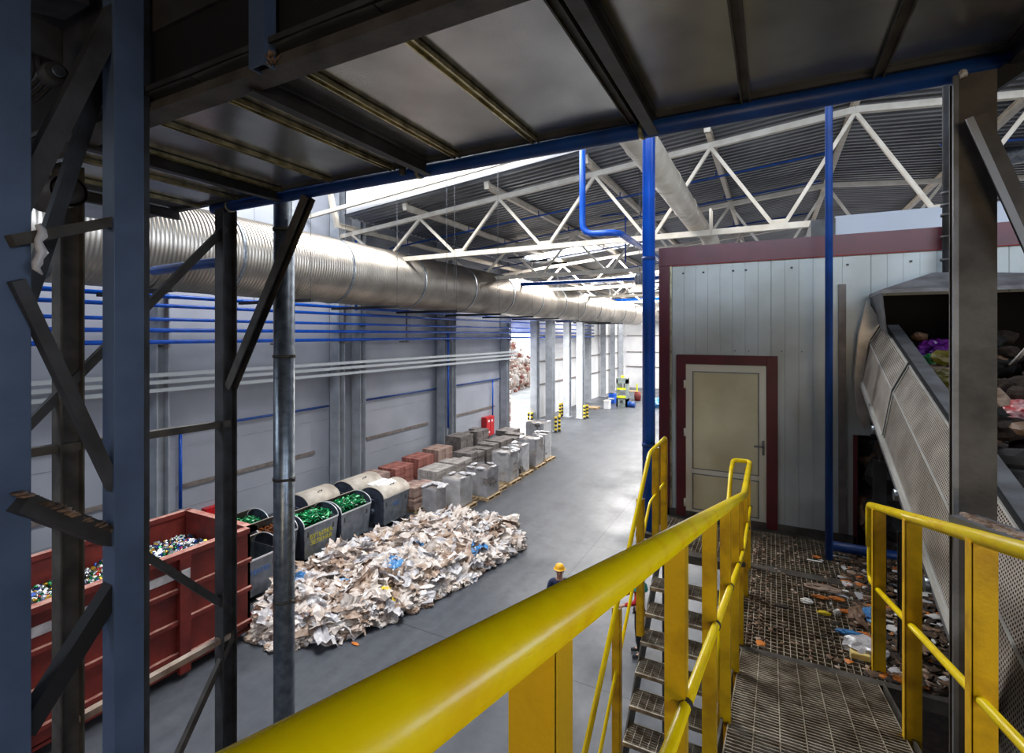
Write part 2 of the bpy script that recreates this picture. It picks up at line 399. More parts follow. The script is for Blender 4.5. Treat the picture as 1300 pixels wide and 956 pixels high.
names = ['nearest to the overhead deck', 'second from the overhead deck', 'third from the overhead deck', 'fourth from the overhead deck', 'fifth from the deck, far down the hall', 'sixth from the deck, deep in the hall', 'closest to the far end wall']
t0 = truss(0, 'x')
t0.location.y = TY[0]
t0['label'] = 'cream welded roof truss crossing the hall, ' + names[0]
for i, Y in enumerate(TY[1:]):
    c = copy_tree(t0); c.location.y = Y; c['label'] = 'cream welded roof truss crossing the hall, ' + names[i+1]
for i in range(6):
    X = 1.84-3.37*i
    o = MB().ibeam((X, 14.4, zt(X)+.19), (X, 61, zt(X)+.19), .14, .2, .02).build('roof_purlin', 'cream')
    tag(o, 'cream roof purlin running down the hall, %s from the ridge' % ['directly under the roof ridge;', 'second', 'third', 'fourth', 'fifth', 'sixth'][i], 'roof purlin', 'roof purlins over the trusses')
o_rp = [o for o in bpy.data.objects if o.name == 'roof_purlin'][0]; o_rp['label'] = 'cream roof purlin running down the hall directly under the ridge'
for i in range(1, 4):
    X = 1.84+3.37*i
    o = MB().ibeam((X, 14.4, zt(X)+.19), (X, 61, zt(X)+.19), .14, .2, .02).build('roof_purlin', 'cream')
    tag(o, 'cream roof purlin beyond the ridge, %s down the slope over the cabin' % ['first', 'second', 'third'][i-1], 'roof purlin', 'roof purlins over the trusses')
# gable edge beam and its stub posts
b = MB(); b.obox((-16, 13.8, zt(-16)+.62), (1.84, 13.8, zt(1.84)+.62), .12, .14); b.obox((1.84, 13.8, zt(1.84)+.62), (20.5, 13.8, zt(20.5)+.62), .12, .14)
g = thing('gable_beam', (1.84, 13.8, zt(1.84)+.6), 'cream sloping beam on short posts in front of the upper gable wall', 'beam'); b.build('beam', 'cream', g)
for i in range(8):
    X = 8.58-3.37*i
    MB().obox((X, 14.3, zt(X)+.1), (X, 13.86, zt(X)+1.6), .16, .16, up=(0,1,0)).build('post', 'cream', g)
# blue sprinkler lines following the roof
SP = [(17.3, 'just behind the first truss'), (20.4, 'between the first and second truss'), (25.5, 'beyond the second truss'), (33.0, 'beyond the third truss')]
for Y, w in SP:
    b = MB(); b.tube([(-15, Y, zt(-15)-.25), (1.5, Y, zt(1.5)-.25)], .035, 8)
    x = -14
    while x < 1: b.tube([(x, Y, zt(x)-.25), (x, Y, zt(x)-.05)], .02, 6); x += 3.1
    tag(b.build('sprinkler_pipe', 'blue_dark'), 'thin blue sprinkler line hung below the roof sheets ' + w, 'pipe', 'sprinkler lines under the roof')
b = MB().tube([(4, 17.3, zt(4)-.3), (14, 17.3, zt(14)-.3)], .035, 8)
tag(b.build('sprinkler_pipe', 'blue_dark'), 'thin blue sprinkler line under the roof slope above the cabin', 'pipe')
tag(MB().tube([(-13.5, 25, CZ+2.78), (20, 25, CZ+2.78)], .10, 12).build('blue_pipe', 'blue_pipe'), 'thick blue pipe crossing the hall below the second truss', 'pipe')
tag(MB().tube([(-13.5, 46, CZ+3.2), (20, 46, CZ+3.2)], .13, 12).build('blue_pipe', 'blue_pipe'), 'thick blue pipe crossing deep in the hall, seen beside the cabin corner', 'pipe')

# ------------------------------------------------------------------ big spiral duct
DX, DZ, DR = -13.2, CZ+2.16, 1.09
d = thing('spiral_duct', (DX, 20, DZ), 'huge silver spiral ventilation duct running along the hall wall', 'duct')
b = MB(); b.tube([(DX, -9.3, DZ), (DX, 54, DZ), (DX+.5, 56, DZ+.1), (DX+1.6, 61.9, DZ+.2)], [DR, DR, DR*.8, DR*.62], 48)
b.build('duct_body', 'duct', d)
for i in range(-3, 14):
    y = 2.7+3.83*i+1.9
    MB().tube([(DX, y-.05, DZ), (DX, y+.05, DZ)], DR+.022, 48, cap=True).build('joint_band', 'galv', d)
for i in range(1, 13):
    y = 2.75+3.82*(i-1)
    t = thing('duct_hanger', (DX-.35, y, DZ-DR-.05), 'black bar hanger on two thin wires under the silver duct, %s' % ['closest to the steel tower', 'second from the tower', 'third from the tower', 'fourth from the tower', 'fifth from the tower', 'sixth from the tower', 'seventh from the tower', 'eighth from the tower', 'ninth from the tower', 'tenth from the tower', 'eleventh from the tower', 'last before the far bend'][i-1], 'duct hanger', 'bar hangers under the spiral duct')
    MB().obox((DX-2.0, y, DZ-DR-.06), (DX+1.3, y, DZ-DR-.06), .12, .09).build('bar', 'black', t)
    for s in (-1.3, 1.22): MB().tube([(DX+s, y, DZ-DR-.1), (DX+s, y, zt(DX)+.1 if y > 13 else 15.4)], .008, 6).build('wire', 'steel_grey', t)

# blue wall pipes and cable trays
PXW = -15.35
for i, (z, r) in enumerate(((1.09, .06), (.82, .055), (.43, .05), (.12, .06), (-.21, .06))):
    o = MB().tube([(PXW, -9, CZ+z), (PXW, 47, CZ+z+.02)], r, 12).build('wall_pipe', 'blue_pipe')
    tag(o, 'long blue pipe along the hall wall, %s of five' % ['topmost', 'second from the top', 'middle one', 'second from the bottom', 'lowest'][i], 'pipe', 'five blue pipes along the wall')
for Y, w in ((1.0, 'behind the dark tower'), (8.3, 'on the column behind the galvanised downpipe'), (12.0, 'between two columns'), (15.1, 'on the paired columns'), (19, 'midway to the next column'), (22.5, 'on the column before the red cabinet'), (29.7, 'on the last column before the gateway')):
    b = MB(); b.box(PXW-.5, Y-.03, CZ-.36, PXW+.07, Y+.03, CZ-.30); b.box(PXW-.12, Y-.035, CZ-.36, PXW-.07, Y+.035, CZ+1.2)
    for z in (1.09, .82, .43, .12, -.21): b.box(PXW-.1, Y-.02, CZ+z-.075, PXW+.07, Y+.02, CZ+z-.06)
    tag(b.build('pipe_bracket', 'girt'), 'steel bracket holding the five blue wall pipes ' + w, 'bracket', 'brackets of the wall pipes')
for i, (z, w) in enumerate(((-1.13, .22), (-1.33, .18), (-1.56, .1))):
    b = MB(); X0 = -15.3
    for s in (-1, 1): b.box(X0+s*w/2-.008, -9, CZ+z-.05, X0+s*w/2+.008, 30.2, CZ+z+.05)
    y = -9
    while y < 30: b.box(X0-w/2, y, CZ+z-.04, X0+w/2, y+.1, CZ+z-.025); y += .3
    tag(b.build('cable_tray', 'tray'), ['wide pale cable tray along the wall, uppermost of three', 'middle pale cable tray along the hall wall', 'narrow pale cable tray, lowest of the three on the wall'][i], 'cable tray', 'cable trays along the wall')
    for Y in (2, 6.0, 10.2, 15.1, 19, 22.5, 26, 29.6):
        pass
SEG = [(-9, .8), (1.3, 8.0), (8.6, 14.8), (16.6, 22.2), (23.6, 29.4)]
WN = ['behind the big steel columns', 'in the bay behind the red skip', 'in the bay behind the open bins', 'in the bay behind the closed bins', 'in the bay of the red cabinet']
for (a, c), w in zip(SEG, WN):
    tag(MB().tube([(WX+.15, a, CZ-2.9), (WX+.15, c, CZ-2.9)], .045, 8).build('wall_conduit', 'blue_dark'), 'thin dark blue conduit on the grey wall ' + w, 'conduit', 'blue conduits on the wall')
    tag(MB().box(WX, a+.5, CZ-4.73, WX+.07, c-.6, CZ-4.61).build('wall_rail', 'girt'), 'brown rubbing rail on the grey wall ' + w, 'wall rail', 'rubbing rails on the wall')
for X, Y, z0, z1, w in ((WX+.15, PX(229,600,WX+.15).y, 1.2, CZ-2.9, 'above the back rim of the red skip'), (-15.45, PX(569,500,-15.45).y, 1.5, CZ+.1, 'beside the wall column by the slab pallets'), (WX+.15, PX(625.5,500,WX+.15).y, 1.3, CZ-2.9, 'rising from the red cabinet'), (-15.25, PX(452,270,-15.25).y, CZ+1, zt(-15), 'rising above the silver duct'), (WX+.15, 53, 1.5, 5.5, 'over the far red cabinet')):
    tag(MB().tube([(X, Y, z0), (X, Y, z1)], .05, 10).build('vertical_pipe', 'blue_pipe'), 'upright blue pipe on the wall ' + w, 'pipe')
# ------------------------------------------------------------------ hanging blue elbow pipe, cream duct, lamp
P1 = PY(739.5, 286, 12.0)
pts = [(P1.x, 12, 14.6), (P1.x, 12, P1.z-.22), (P1.x+.9, 12.0, P1.z-.26), (P1.x+1.0, 20, P1.z-.3)]
tag(MB().tube(fillet(pts, .3), .08, 12).build('bent_pipe', 'blue_pipe'), 'blue pipe dropping from the roof and elbowing away along the hall', 'pipe')
xa = PY(794, 200, 20.0).x
tag(MB().tube(fillet([(xa-1, 20, zt(xa)-.1), (xa, 20, zt(xa)-.1), (xa, 20, CZ+2.9)], .1), .035, 8).build('drop_pipe', 'blue_dark'), 'thin dark blue drop pipe bent down from the roof next to the cream duct', 'pipe')
cd = thing('cream_duct', (-1.96, 10, CZ+3.23), 'round cream painted duct coming from above the deck to the first truss', 'duct')
MB().tube([(-1.96, 3.4, CZ+3.23), (-1.96, 16.2, CZ+3.23)], .275, 28).build('duct_body', 'cream', cd)
for y in (6, 8.5, 10.9, 13.3, 15.9): MB().tube([(-1.96, y-.02, CZ+3.23), (-1.96, y+.02, CZ+3.23)], .287, 28).build('joint_band', 'cream', cd)
MB().tube(fillet([(-1.96, 16.0, CZ+3.23), (-1.8, 17.0, CZ+3.2), (-1.5, 17.4, CZ+2.2)], .4), .25, 20).build('elbow', 'cream', cd)
for (x, y) in ((-1.55, 14.95), (-1.55, 15.25)): MB().box(x, y-.03, CZ+2.8, x+.06, y+.03, CZ+3.5).build('bracket', 'cream', cd)
lp = PY(812, 362, 16.0)
la = thing('high_bay_lamp', (lp.x, 16, lp.z-.2), 'bell shaped cream hall lamp with grey ribbed housing beside the tall blue pole', 'lamp')
MB().lathe((lp.x, 16, lp.z-.25), [(.33, 0), (.31, .08), (.24, .18), (.12, .26), (.1, .27)], 24).build('shade', 'lampglass', la)
hb = MB(); hb.lathe((lp.x, 16, lp.z+.02), [(0,0), (.13, 0), (.13, .3), (.09, .36), (0, .36)], 16)
for i in range(12):
    t = i*math.pi/6; hb.obox((lp.x+.13*math.cos(t), 16+.13*math.sin(t), lp.z+.03), (lp.x+.13*math.cos(t), 16+.13*math.sin(t), lp.z+.3), .012, .06, up=(math.cos(t), math.sin(t), 0))
hb.build('housing', 'steel_grey', la)
MB().tube([(lp.x, 16, lp.z+.38), (lp.x, 16, zt(lp.x)+.2)], .012, 6).build('chain', 'steel_grey', la)
for i, (px, py, w) in enumerate(((655, 327, 'lowest and nearest'), (684, 331, 'in the middle of three'), (709, 334, 'beside the skylight glow'))):
    p = PY(px, py, 21.0+i*.6)
    t = thing('strip_fixture', (p.x, p.y, p.z), 'black linear fixture hung under the roof above the silver duct, ' + w, 'light fixture', 'black strip fixtures under the roof')
    MB().box(p.x-.42, p.y-.04, p.z-.04, p.x+.42, p.y+.04, p.z+.04).build('housing', 'black', t)
    MB().tube([(p.x, p.y, p.z+.04), (p.x, p.y, zt(p.x)+.2)], .008, 6).build('wire', 'steel_grey', t)
sd = PY(1268, 190, 20); se = PY(1300, 170, 20)
tag(MB().tube([(sd.x-.6, 20.2, sd.z-.25), (se.x+6, 20.2, se.z+.2)], .3, 20).build('silver_duct', 'galv'), 'shiny silver duct under the roof behind the dark steel column', 'duct')
for px, Y, w in ((504, 13, 'left of the truss node'), (567, 13.1, 'in front of the first truss'), (577, 13.1, 'beside another wire before the truss'), (632, 13, 'in front of the cream truss diagonal')):
    p = PY(px, 200, Y); q = PY(px, 372, Y)
    tag(MB().tube([(p.x, Y, 15.4), (q.x, Y, q.z)], .007, 6).build('suspension_wire', 'steel_grey'), 'thin grey suspension wire ' + w, 'wire', 'thin wires hanging before the trusses')

# ================================================================== DECK OVERHEAD
K = .4917
HZ = CZ+1.235; YB, YE = 1.56, 2.95
dk = thing('overhead_deck', (-1.5, 2.2, HZ), 'overhead platform seen from below, dull metal sheets between dark joists', 'platform')
seams = [-6.5, -5.5, -4.90, -4.325, -3.73, -3.153, -2.519, -1.943, -1.346, -.72, -.124, .451, .98, 1.6, 2.4, 3.2]
for a, c in zip(seams[:-1], seams[1:]):
    n = 6; b = MB(); vs = []; fs = []
    for i in range(n+1):
        for j in range(2):
            x = a+.004+(c-a-.008)*i/n; y = YB-.1 if j == 0 else YE+.02
            vs.append((x, y, HZ+.02+.006*math.sin(i/n*math.pi)))
    for i in range(n): fs.append((2*i, 2*i+1, 2*i+3, 2*i+2))
    b.add(vs, fs, True); b.build('sheet_panel', 'deck', dk)
MB().box(-6.5, YB-.1, HZ+.034, 3.2, YE+.03, HZ+.06).build('deck_plate', 'steel_dark', dk)
for x in seams[1:-1]:
    b = MB(); b.obox((x, YB, HZ+.008), (x, YE, HZ+.008), .042, .012); b.obox((x-.02, YB, HZ-.004), (x-.02, YE, HZ-.004), .008, .016); b.obox((x+.02, YB, HZ-.004), (x+.02, YE, HZ-.004), .008, .016)
    b.build('seam_strip', 'goldstrip' if x < -1 else 'steel_brown', dk)
for x in (-5.3, -3.80, -2.215, -.61, .93):
    MB().ibeam((x, YB, HZ-.035), (x, YE+.02, HZ-.035), .06, .09, .008).build('joist', 'steel_dark', dk)
b = MB(); b.box(-6.5, YB-.07, HZ-.055, 3.2, YB+.05, HZ-.03); b.box(-6.5, YB-.06, HZ-.03, 3.2, YB-.04, HZ+.0); b.build('edge_beam_flange', 'steel_brown', dk)
MB().box(-6.5, YB-.03, HZ-.03, 3.2, YB-.01, HZ+.38).build('edge_beam_web', 'black', dk)
MB().box(-6.5, YB-.05, HZ+.38, -.9, YB-.03, HZ+.75).build('fascia_plate', 'steel_dark', dk)
MB().box(-6.5, YE-.03, HZ+.0, 3.2, YE+.03, HZ+.06).build('front_edge', 'steel_dark', dk)
MB().box(-6.5, -6.5, CZ+1.95, 3.2, YB-.03, CZ+2.03).build('upper_deck_plate', 'steel_dark', dk)
for x in (-6.0, -3.2, -.4, 2.6): MB().ibeam((x, -6.4, CZ+2.1), (x, YB-.1, CZ+2.1), .1, .14, .01).build('upper_joist', 'steel_dark', dk)
p0 = PY(333, 88, 1.47)
b = MB(); b.chan((p0.x, 1.47, p0.z), (p0.x, 1.47, p0.z+1.1), .06, .10, .008, up=(1,0,0)); b.build('hanger_channel', 'steel_blue', dk)
b = MB()
for i in range(40):
    a = R.uniform(0, 6.28); c = V3(p0.x+.05, 1.47, p0.z+.02)
    e = c+V3(R.uniform(-.03, .04), R.uniform(-.03, .03), R.uniform(-.02, .05)); b.tube([c+V3(R.uniform(-.02,.02), 0, R.uniform(-.02,.02)), e], .003, 4)
tag(b.build('straw_clump', 'film_brown'), 'small clump of straw and dirt caught on the beam corner', 'debris', kind='stuff')
# blue pipe at the deck edge
bp = thing('deck_edge_pipe', (-1.5, YE+.03, HZ-.03), 'dark blue pipe clamped along the front edge of the overhead deck', 'pipe')
MB().tube([(-4.75, YE+.03, HZ-.035), (3.2, YE+.03, HZ-.035)], .048, 20).build('pipe', 'blue_dark', bp)
for x in (-4.5, -2.3, -.68, 1.1):
    MB().tube([(x-.014, YE+.03, HZ-.035), (x+.014, YE+.03, HZ-.035)], .054, 16).build('clamp', 'goldstrip', bp)
b = MB(); q = PY(514, 190, YE); b.box(q.x-.04, YE-.02, HZ-.05, q.x+.02, YE+.0, HZ+.03); b.tube([(q.x, YE-.02, HZ-.06), (q.x, YE-.02, HZ+.02)], .02, 10)
b.build('beam_clamp', 'steel_brown', bp)
qe = PX(265, 318, -4.75)
tag(MB().tube(fillet([(-4.72, 3.12, HZ-.02), (-4.72, 3.12, CZ+.72), (-5.2, 3.12, CZ+.72), (-6.2, 3.2, CZ+.72)], .12), .05, 14).build('elbow_pipe', 'blue_dark'), 'short blue elbow pipe hanging under the deck beside the corner post', 'pipe')

# ================================================================== NEAR STEEL TOWER (left)
def post(name, x0, y0, x1, y1, z1, m, label, extra=None):
    t = thing(name, ((x0+x1)/2, (y0+y1)/2, 0), label, 'steel column')
    b = MB(); b.ibeam(((x0+x1)/2, (y0+y1)/2, .02), ((x0+x1)/2, (y0+y1)/2, z1), (x1-x0), (y1-y0), .012, up=(0,1,0)); b.build('shaft', m, t)
    MB().box(x0-.08, y0-.08, 0, x1+.08, y1+.08, .025).build('base_plate', m, t)
    return t
XN = -2.9
# C2
t = thing('steel_column', (XN-.06, 1.385, 0), 'tall blue-grey steel column with a lit flange, in front of the red skip', 'steel column')
b = MB(); b.box(XN-.115, 1.317, .02, XN, 1.451, CZ+2.3); b.build('shaft', 'steel_blue', t, bevel=.003)
MB().box(XN-.10, 1.455, .02, XN-.03, 1.492, CZ+2.3).build('shade_plate', 'steel_dark', t)  # added dark plate, paints the shading beside the lit face
MB().box(XN-.2, 1.25, 0, XN+.08, 1.56, .025).build('base_plate', 'steel_dark', t)
# C0
t = thing('steel_column', (XN-.06, .93, 0), 'broad blue-grey steel column cut by the picture edge, with dirt ledge', 'steel column')
MB().box(XN-.14, .80, .02, XN, 1.003, CZ+2.3).build('shaft', 'steel_blue', t, bevel=.004)
MB().box(XN-.2, .72, 0, XN+.08, 1.09, .025).build('base_plate', 'steel_dark', t)
XF = -4.52
post('steel_column', XF-.13, 1.72, XF, 1.865, HZ, 'steel_brown', 'brownish slim steel column standing between the two broad blue-grey ones')
post('steel_column', XF-.12, 2.92, XF, 3.06, HZ-.06, 'steel_dark', 'dark slim steel column before the end of the red skip')
def brace(name, p, q, w, h, m, label, up=(1,0,0), kind='chan'):
    b = MB(); getattr(b, kind)(p, q, w, h, .008, up=up) if kind in ('chan', 'ibeam') else b.obox(p, q, w, h, up)
    return tag(b.build(name, m), label, 'brace')
brace('diagonal_brace', PX(20, 356, XN+.02), PX(146, 622, XN-.05), .05, .062, 'steel_dark', 'flat dark brace slanting down from the broad column to the lit one', kind='obox', up=(1,0,0))
brace('horizontal_brace', PX(13, 306, XN+.025), PX(146, 281, XN-.05), .05, .05, 'steel_brown', 'short level brown brace between the two broad columns, with a rag', kind='obox')
brace('diagonal_brace', PX(2, 300, XN-.05), PX(160, -10, XN-.07), .08, .085, 'steel_dark', 'thick dark diagonal brace rising to the top of the lit column', up=(1,0,0))
brace('diagonal_brace', PX(20, 425, XN-.35), PX(130, 92, XN-.35), .06, .06, 'steel_dark', 'thin grey diagonal brace behind the thick dark one', kind='obox')
l1, l2 = PX(22, 637, XN+.02), PX(140, 682, XN-.075)
t = thing('ledge_brace', l1, 'sloping steel channel ledge covered in brown dirt between the broad columns', 'brace')
MB().obox(l1, l2, .09, .085, up=(0,0,1)).build('channel', 'steel_dark', t)
b = MB()
for i in range(180):
    f = R.random(); c = l1.lerp(l2, f)+V3(R.uniform(-.04, .04), 0, .045); b.mi = i % 2; b.blob(c+V3(0,0,-.004), R.uniform(.005, .014), i, .5, 2, 1, (1.8, 1.8, .5))
tag(b.build('dirt_crust', ['dirt', 'film_brown']), 'crumbling dirt and dust lying along the sloping ledge', 'dirt', kind='stuff')
brace('diagonal_brace', PX(150, 737, XN-.06), PX(28, 930, XN-.06), .08, .08, 'black', 'black lower diagonal brace at the foot of the lit column', kind='obox')
brace('diagonal_brace', PX(28, 548, XF-.06), PX(286, 289, XF-.06), .06, .05, 'steel_dark', 'long thin brace rising across to the slim dark column top', kind='obox')
brace('tie_beam', PX(-20, 583, XF-.06), PX(290, 537, XF-.06), .06, .07, 'steel_brown', 'level brown tie beam meeting the slim dark column at mid height')
brace('diagonal_brace', PX(150, 683, XF-.06), PX(294, 775, XF-.06), .06, .06, 'steel_dark', 'dark brace descending in front of the red skip side', kind='obox')
brace('tie_beam', PX(100, 912, XF-.06), PX(291, 806, XF-.06), .05, .06, 'film2', 'pale dusty low tie beam running along the red skip', kind='obox')
brace('diagonal_brace', PX(298, 800, XF-.05), PX(225, 960, XF-.05), .05, .05, 'steel_brown', 'short brown foot brace below the pale low tie beam', kind='obox')
brace('knee_brace', PY(392, 250, YE+.03), PY(293, 492, YE+.03), .08, .085, 'steel_brown', 'broad knee brace from the slim dark column up to the deck edge', up=(0,1,0))
# rag
r0 = PX(50, 285, XN+.08); b = MB()
pp = [r0+V3(0, R.uniform(-.012, .012), -.024*i) for i in range(10)]
b.tube(pp, [.012, .016, .02, .014, .018, .022, .016, .02, .014, .004], 7)
tag(b.build('rag', 'film3'), 'twisted white plastic rag hanging from the short level brace', 'rag')
# junction box with cables, roll
jp = PX(60, 50, -3.5)
t = thing('junction_box', jp, 'grey electrical box with black cables on the dark wall of the tower', 'junction box')
MB().box(jp.x-.1, jp.y-.08, jp.z-.1, jp.x, jp.y+.07, jp.z+.09).build('housing', 'steel_dark', t, bevel=.006)
for i in range(4):
    y = jp.y-.05+.03*i; MB().tube(fillet([(jp.x-.04, y, jp.z-.1), (jp.x-.04, y+.01, jp.z-.2), (jp.x-.1, y-.06, jp.z-.33), (jp.x-.3, y-.12, jp.z-.34)], .05), .009, 8).build('cable', 'rubber', t)
mp_ = PX(66, 95, -3.5)
t = thing('electric_motor', mp_, 'small rounded motor under the grey electrical box', 'motor')
MB().tube([mp_+V3(-.1,0,0), mp_+V3(.06,0,0)], .055, 16).build('casing', 'steel_dark', t); MB().tube([mp_+V3(.06,0,0), mp_+V3(.09,0,0)], .03, 12).build('shaft_cap', 'galv', t)
rp = PX(88, 242, -3.4)
t = thing('pipe_stub', rp, 'cut end of a wide pipe stub sticking out behind the slim column', 'pipe stub')
rb = MB(); rb.tube([rp+V3(-.3,0,0), rp+V3(0,0,0)], .085, 20, cap=False); rb.tube([rp+V3(-.3,0,0), rp+V3(0,0,0)], .07, 20, cap=False); rb.build('pipe', 'steel_brown', t)
pn = PX(60, 8, -3.6)
tag(MB().obox(pn+V3(0,-.2,.02), pn+V3(0,.12,.1), .3, .12).build('cover_panel', 'steel_grey'), 'pale grey cover panel above the grey electrical box', 'panel')
# galvanised downpipe
t = thing('downpipe', (-3.94, 3.12, 0), 'round galvanised downpipe standing beside the knee brace, from floor to deck', 'downpipe')
MB().tube([(-3.94, 3.12, .0), (-3.94, 3.12, CZ+1.7)], .09, 28).build('pipe', 'galv', t)
for py in (452, 607, 760, 292):
    zc = PY(361, py, 3.12).z; b = MB(); b.tube([(-3.94, 3.12, zc-.012), (-3.94, 3.12, zc+.012)], .098, 24)
    b.box(-3.94-.135, 3.11, zc-.014, -3.94-.09, 3.13, zc+.014); b.box(-3.94+.09, 3.11, zc-.014, -3.94+.135, 3.13, zc+.014); b.build('pipe_clamp', 'steel_brown', t)

# ================================================================== LANDING, RAMP, STAIR
LZ = CZ-2.3
def grate(name, x0, x1, y0, y1, zf, px, py, parent, m='grating', hb=.03):
    b = MB()
    n = max(1, round((x1-x0)/px))
    for i in range(n+1):
        x = x0+(x1-x0)*i/n; b.obox((x, y0, zf(y0)-hb/2), (x, y1, zf(y1)-hb/2), .0055, hb)
    n = max(1, round((y1-y0)/py))
    for i in range(n+1):
        y = y0+(y1-y0)*i/n; b.box(x0, y-.0028, zf(y)-hb*.8, x1, y+.0028, zf(y)-.001)
    return b.build(name, m, parent)
L = thing('grating_landing', (.3, 5.3, LZ), 'open steel grating landing before the cabin door', 'landing')
flat = lambda y: LZ
grate('grating_panel', -.22, 1.3, 4.1, 5.5, flat, .042, .05, L)
grate('grating_panel', -1.15, 1.3, 5.62, 6.58, flat, .042, .05, L)
b = MB()
for (a0, b0, a1, b1) in ((-1.18, 5.5, 1.33, 5.62), (-.25, 4.04, 1.33, 4.1), (-1.18, 6.58, 1.33, 6.64)): b.box(a0, b0, LZ-.08, a1, b1, LZ+.004)
for (a0, b0, a1, b1) in ((-.26, 4.04, -.22, 5.5), (1.3, 4.04, 1.36, 6.64), (-1.2, 5.5, -1.15, 6.64)): b.box(a0, b0, LZ-.16, a1, b1, LZ+.006)
b.box(-1.42, 5.9, LZ-.06, -1.15, 6.2, LZ-.001); b.build('frame', 'steel_brown', L)
for x, y in ((-.24, 4.1), (1.33, 4.1), (1.33, 6.5), (-1.17, 6.5)): MB().ibeam((x, y, 0), (x, y, LZ-.05), .1, .1, .01, up=(0,1,0)).build('leg', 'steel_dark', L)
MB().box(-.24, 4.06, LZ-.62, 1.34, 6.6, LZ-.58).build('shade_sheet', 'dirt_and_shade', L)  # added dark sheet, stands in for the shade below the grating
rz = lambda y: LZ+.25*(4.06-y)
Rm = thing('grating_ramp', (.22, 2, LZ), 'sloping grating walkway with close cross bars between the yellow rails', 'walkway')
grate('grating_panel', -.2, .62, -.9, 4.04, rz, .11, .034, Rm)
b = MB()
for x in (-.23, .65): b.obox((x, -.9, rz(-.9)-.07), (x, 4.04, rz(4.04)-.07), .012, .16)
b.build('stringer', 'steel_brown', Rm)
MB().box(-.24, -.9, LZ-.62, .66, 4.04, LZ-.58).build('shade_sheet', 'dirt_and_shade', Rm)  # added dark sheet again, so the ramp underside reads as shade
for y in (-.7, 1.6): 
    for x in (-.23, .65): MB().ibeam((x, y, 0), (x, y, rz(y)-.12), .1, .1, .01, up=(0,1,0)).build('leg', 'steel_dark', Rm)
# stair going down to the hall floor
SX0, SX1 = -1.06, -.30
St = thing('steel_staircase', (-.68, 3, 0), 'open steel staircase with grating treads descending to the hall floor', 'staircase')
rise, run = .158, .2; z = LZ-rise; y = 5.22; n = 0
sy0 = 5.45
while z > .05:
    b = MB(); b.box(SX0, y-.24, z-.03, SX1, y-.225, z+.0); b.box(SX0, y-.01, z-.03, SX1, y, z)
    k = 12
    for i in range(k+1): b.box(SX0+(SX1-SX0)*i/k-.002, y-.24, z-.028, SX0+(SX1-SX0)*i/k+.002, y, z-.002)
    for i in range(1, 9): b.box(SX0, y-.24+.026*i, z-.024, SX1, y-.237+.026*i, z-.001)
    b.build('tread', 'tread', St); z -= rise; y -= run; n += 1
yb, zb = y+run, 0
for x in (SX0-.012, SX1+.012):
    b = MB(); b.obox((x, 5.5, LZ-.06), (x, y+.05, .02), .012, .24); b.build('stringer', 'steel_brown', St)
def rail_post(b, x, y, z0, z1, s=1):
    b.box(x-.025, y-.003, z0, x+.025, y+.003, z1); b.box(x+s*.022-.003, y-.0, z0, x+s*.022+.003, y+.05, z1)
ZR = lambda y: CZ-.17-.25*y if y < 4.49 else CZ-1.293
# left ramp rail (the big one) with loop down to the stair's inner rail
Rl = thing('handrail', (-.2, 1, LZ), 'large yellow handrail with angle posts between the ramp and the staircase', 'handrail')
zz = CZ-1.29
loop = [(-.2, -.9, ZR(-.9)), (-.2, 4.49, ZR(4.49)), (-.2, 5.62, zz+.02), (-.355, 5.5, zz+.02), (-.36, 5.25, zz-.12)]
b = MB(); b.tube(fillet(loop[:2]+[(-.2, 5.5, zz)], .2), .0265, 24); b.build('top_rail', 'yellow', Rl)
b = MB(); b.tube(fillet([(-.2, 5.46, zz), (-.2, 5.62, zz+.01), (-.355, 5.62, zz+.01), (-.355, 5.5, zz-.02)], .05), .022, 16)
yy = 5.5; b.tube(fillet([(-.355, 5.52, zz), (-.355, 5.3, zz-.02), (-.36, .6, zz-.02-4.7*.79)], .1), .02, 14); b.build('stair_rail', 'yellow', Rl)
mid = [(-.19, -.9, ZR(-.9)-.42), (-.19, 4.1, ZR(4.1)-.42), (-.19, 5.5, CZ-1.70)]
MB().tube(fillet(mid, .2), .0145, 14).build('mid_rail', 'yellow', Rl)
for y in (-.25, .46, 1.3, 2.06, 2.81, 3.55, 4.1, 4.9, 5.5):
    b = MB(); rail_post(b, -.215, y, (rz(y) if y < 4.06 else LZ)-.15, ZR(y)-.02, 1); b.build('rail_post', 'yellow_post', Rl)
    b = MB(); b.tube([(-.19, y-.012, ZR(y)-.42 if y < 4.1 else CZ-1.70), (-.19, y+.012, ZR(y)-.42-.003 if y < 4.1 else CZ-1.70)], .0175, 10); b.build('clip', 'steel_dark', Rl)
for i in range(5):
    y = 5.2-i*1.0; zp = zz-.02-(5.3-y)*.79
    if i: MB().box(-.375, y-.004, zp-1.0, -.335, y+.03, zp-.01).build('stair_post', 'yellow_post', Rl)
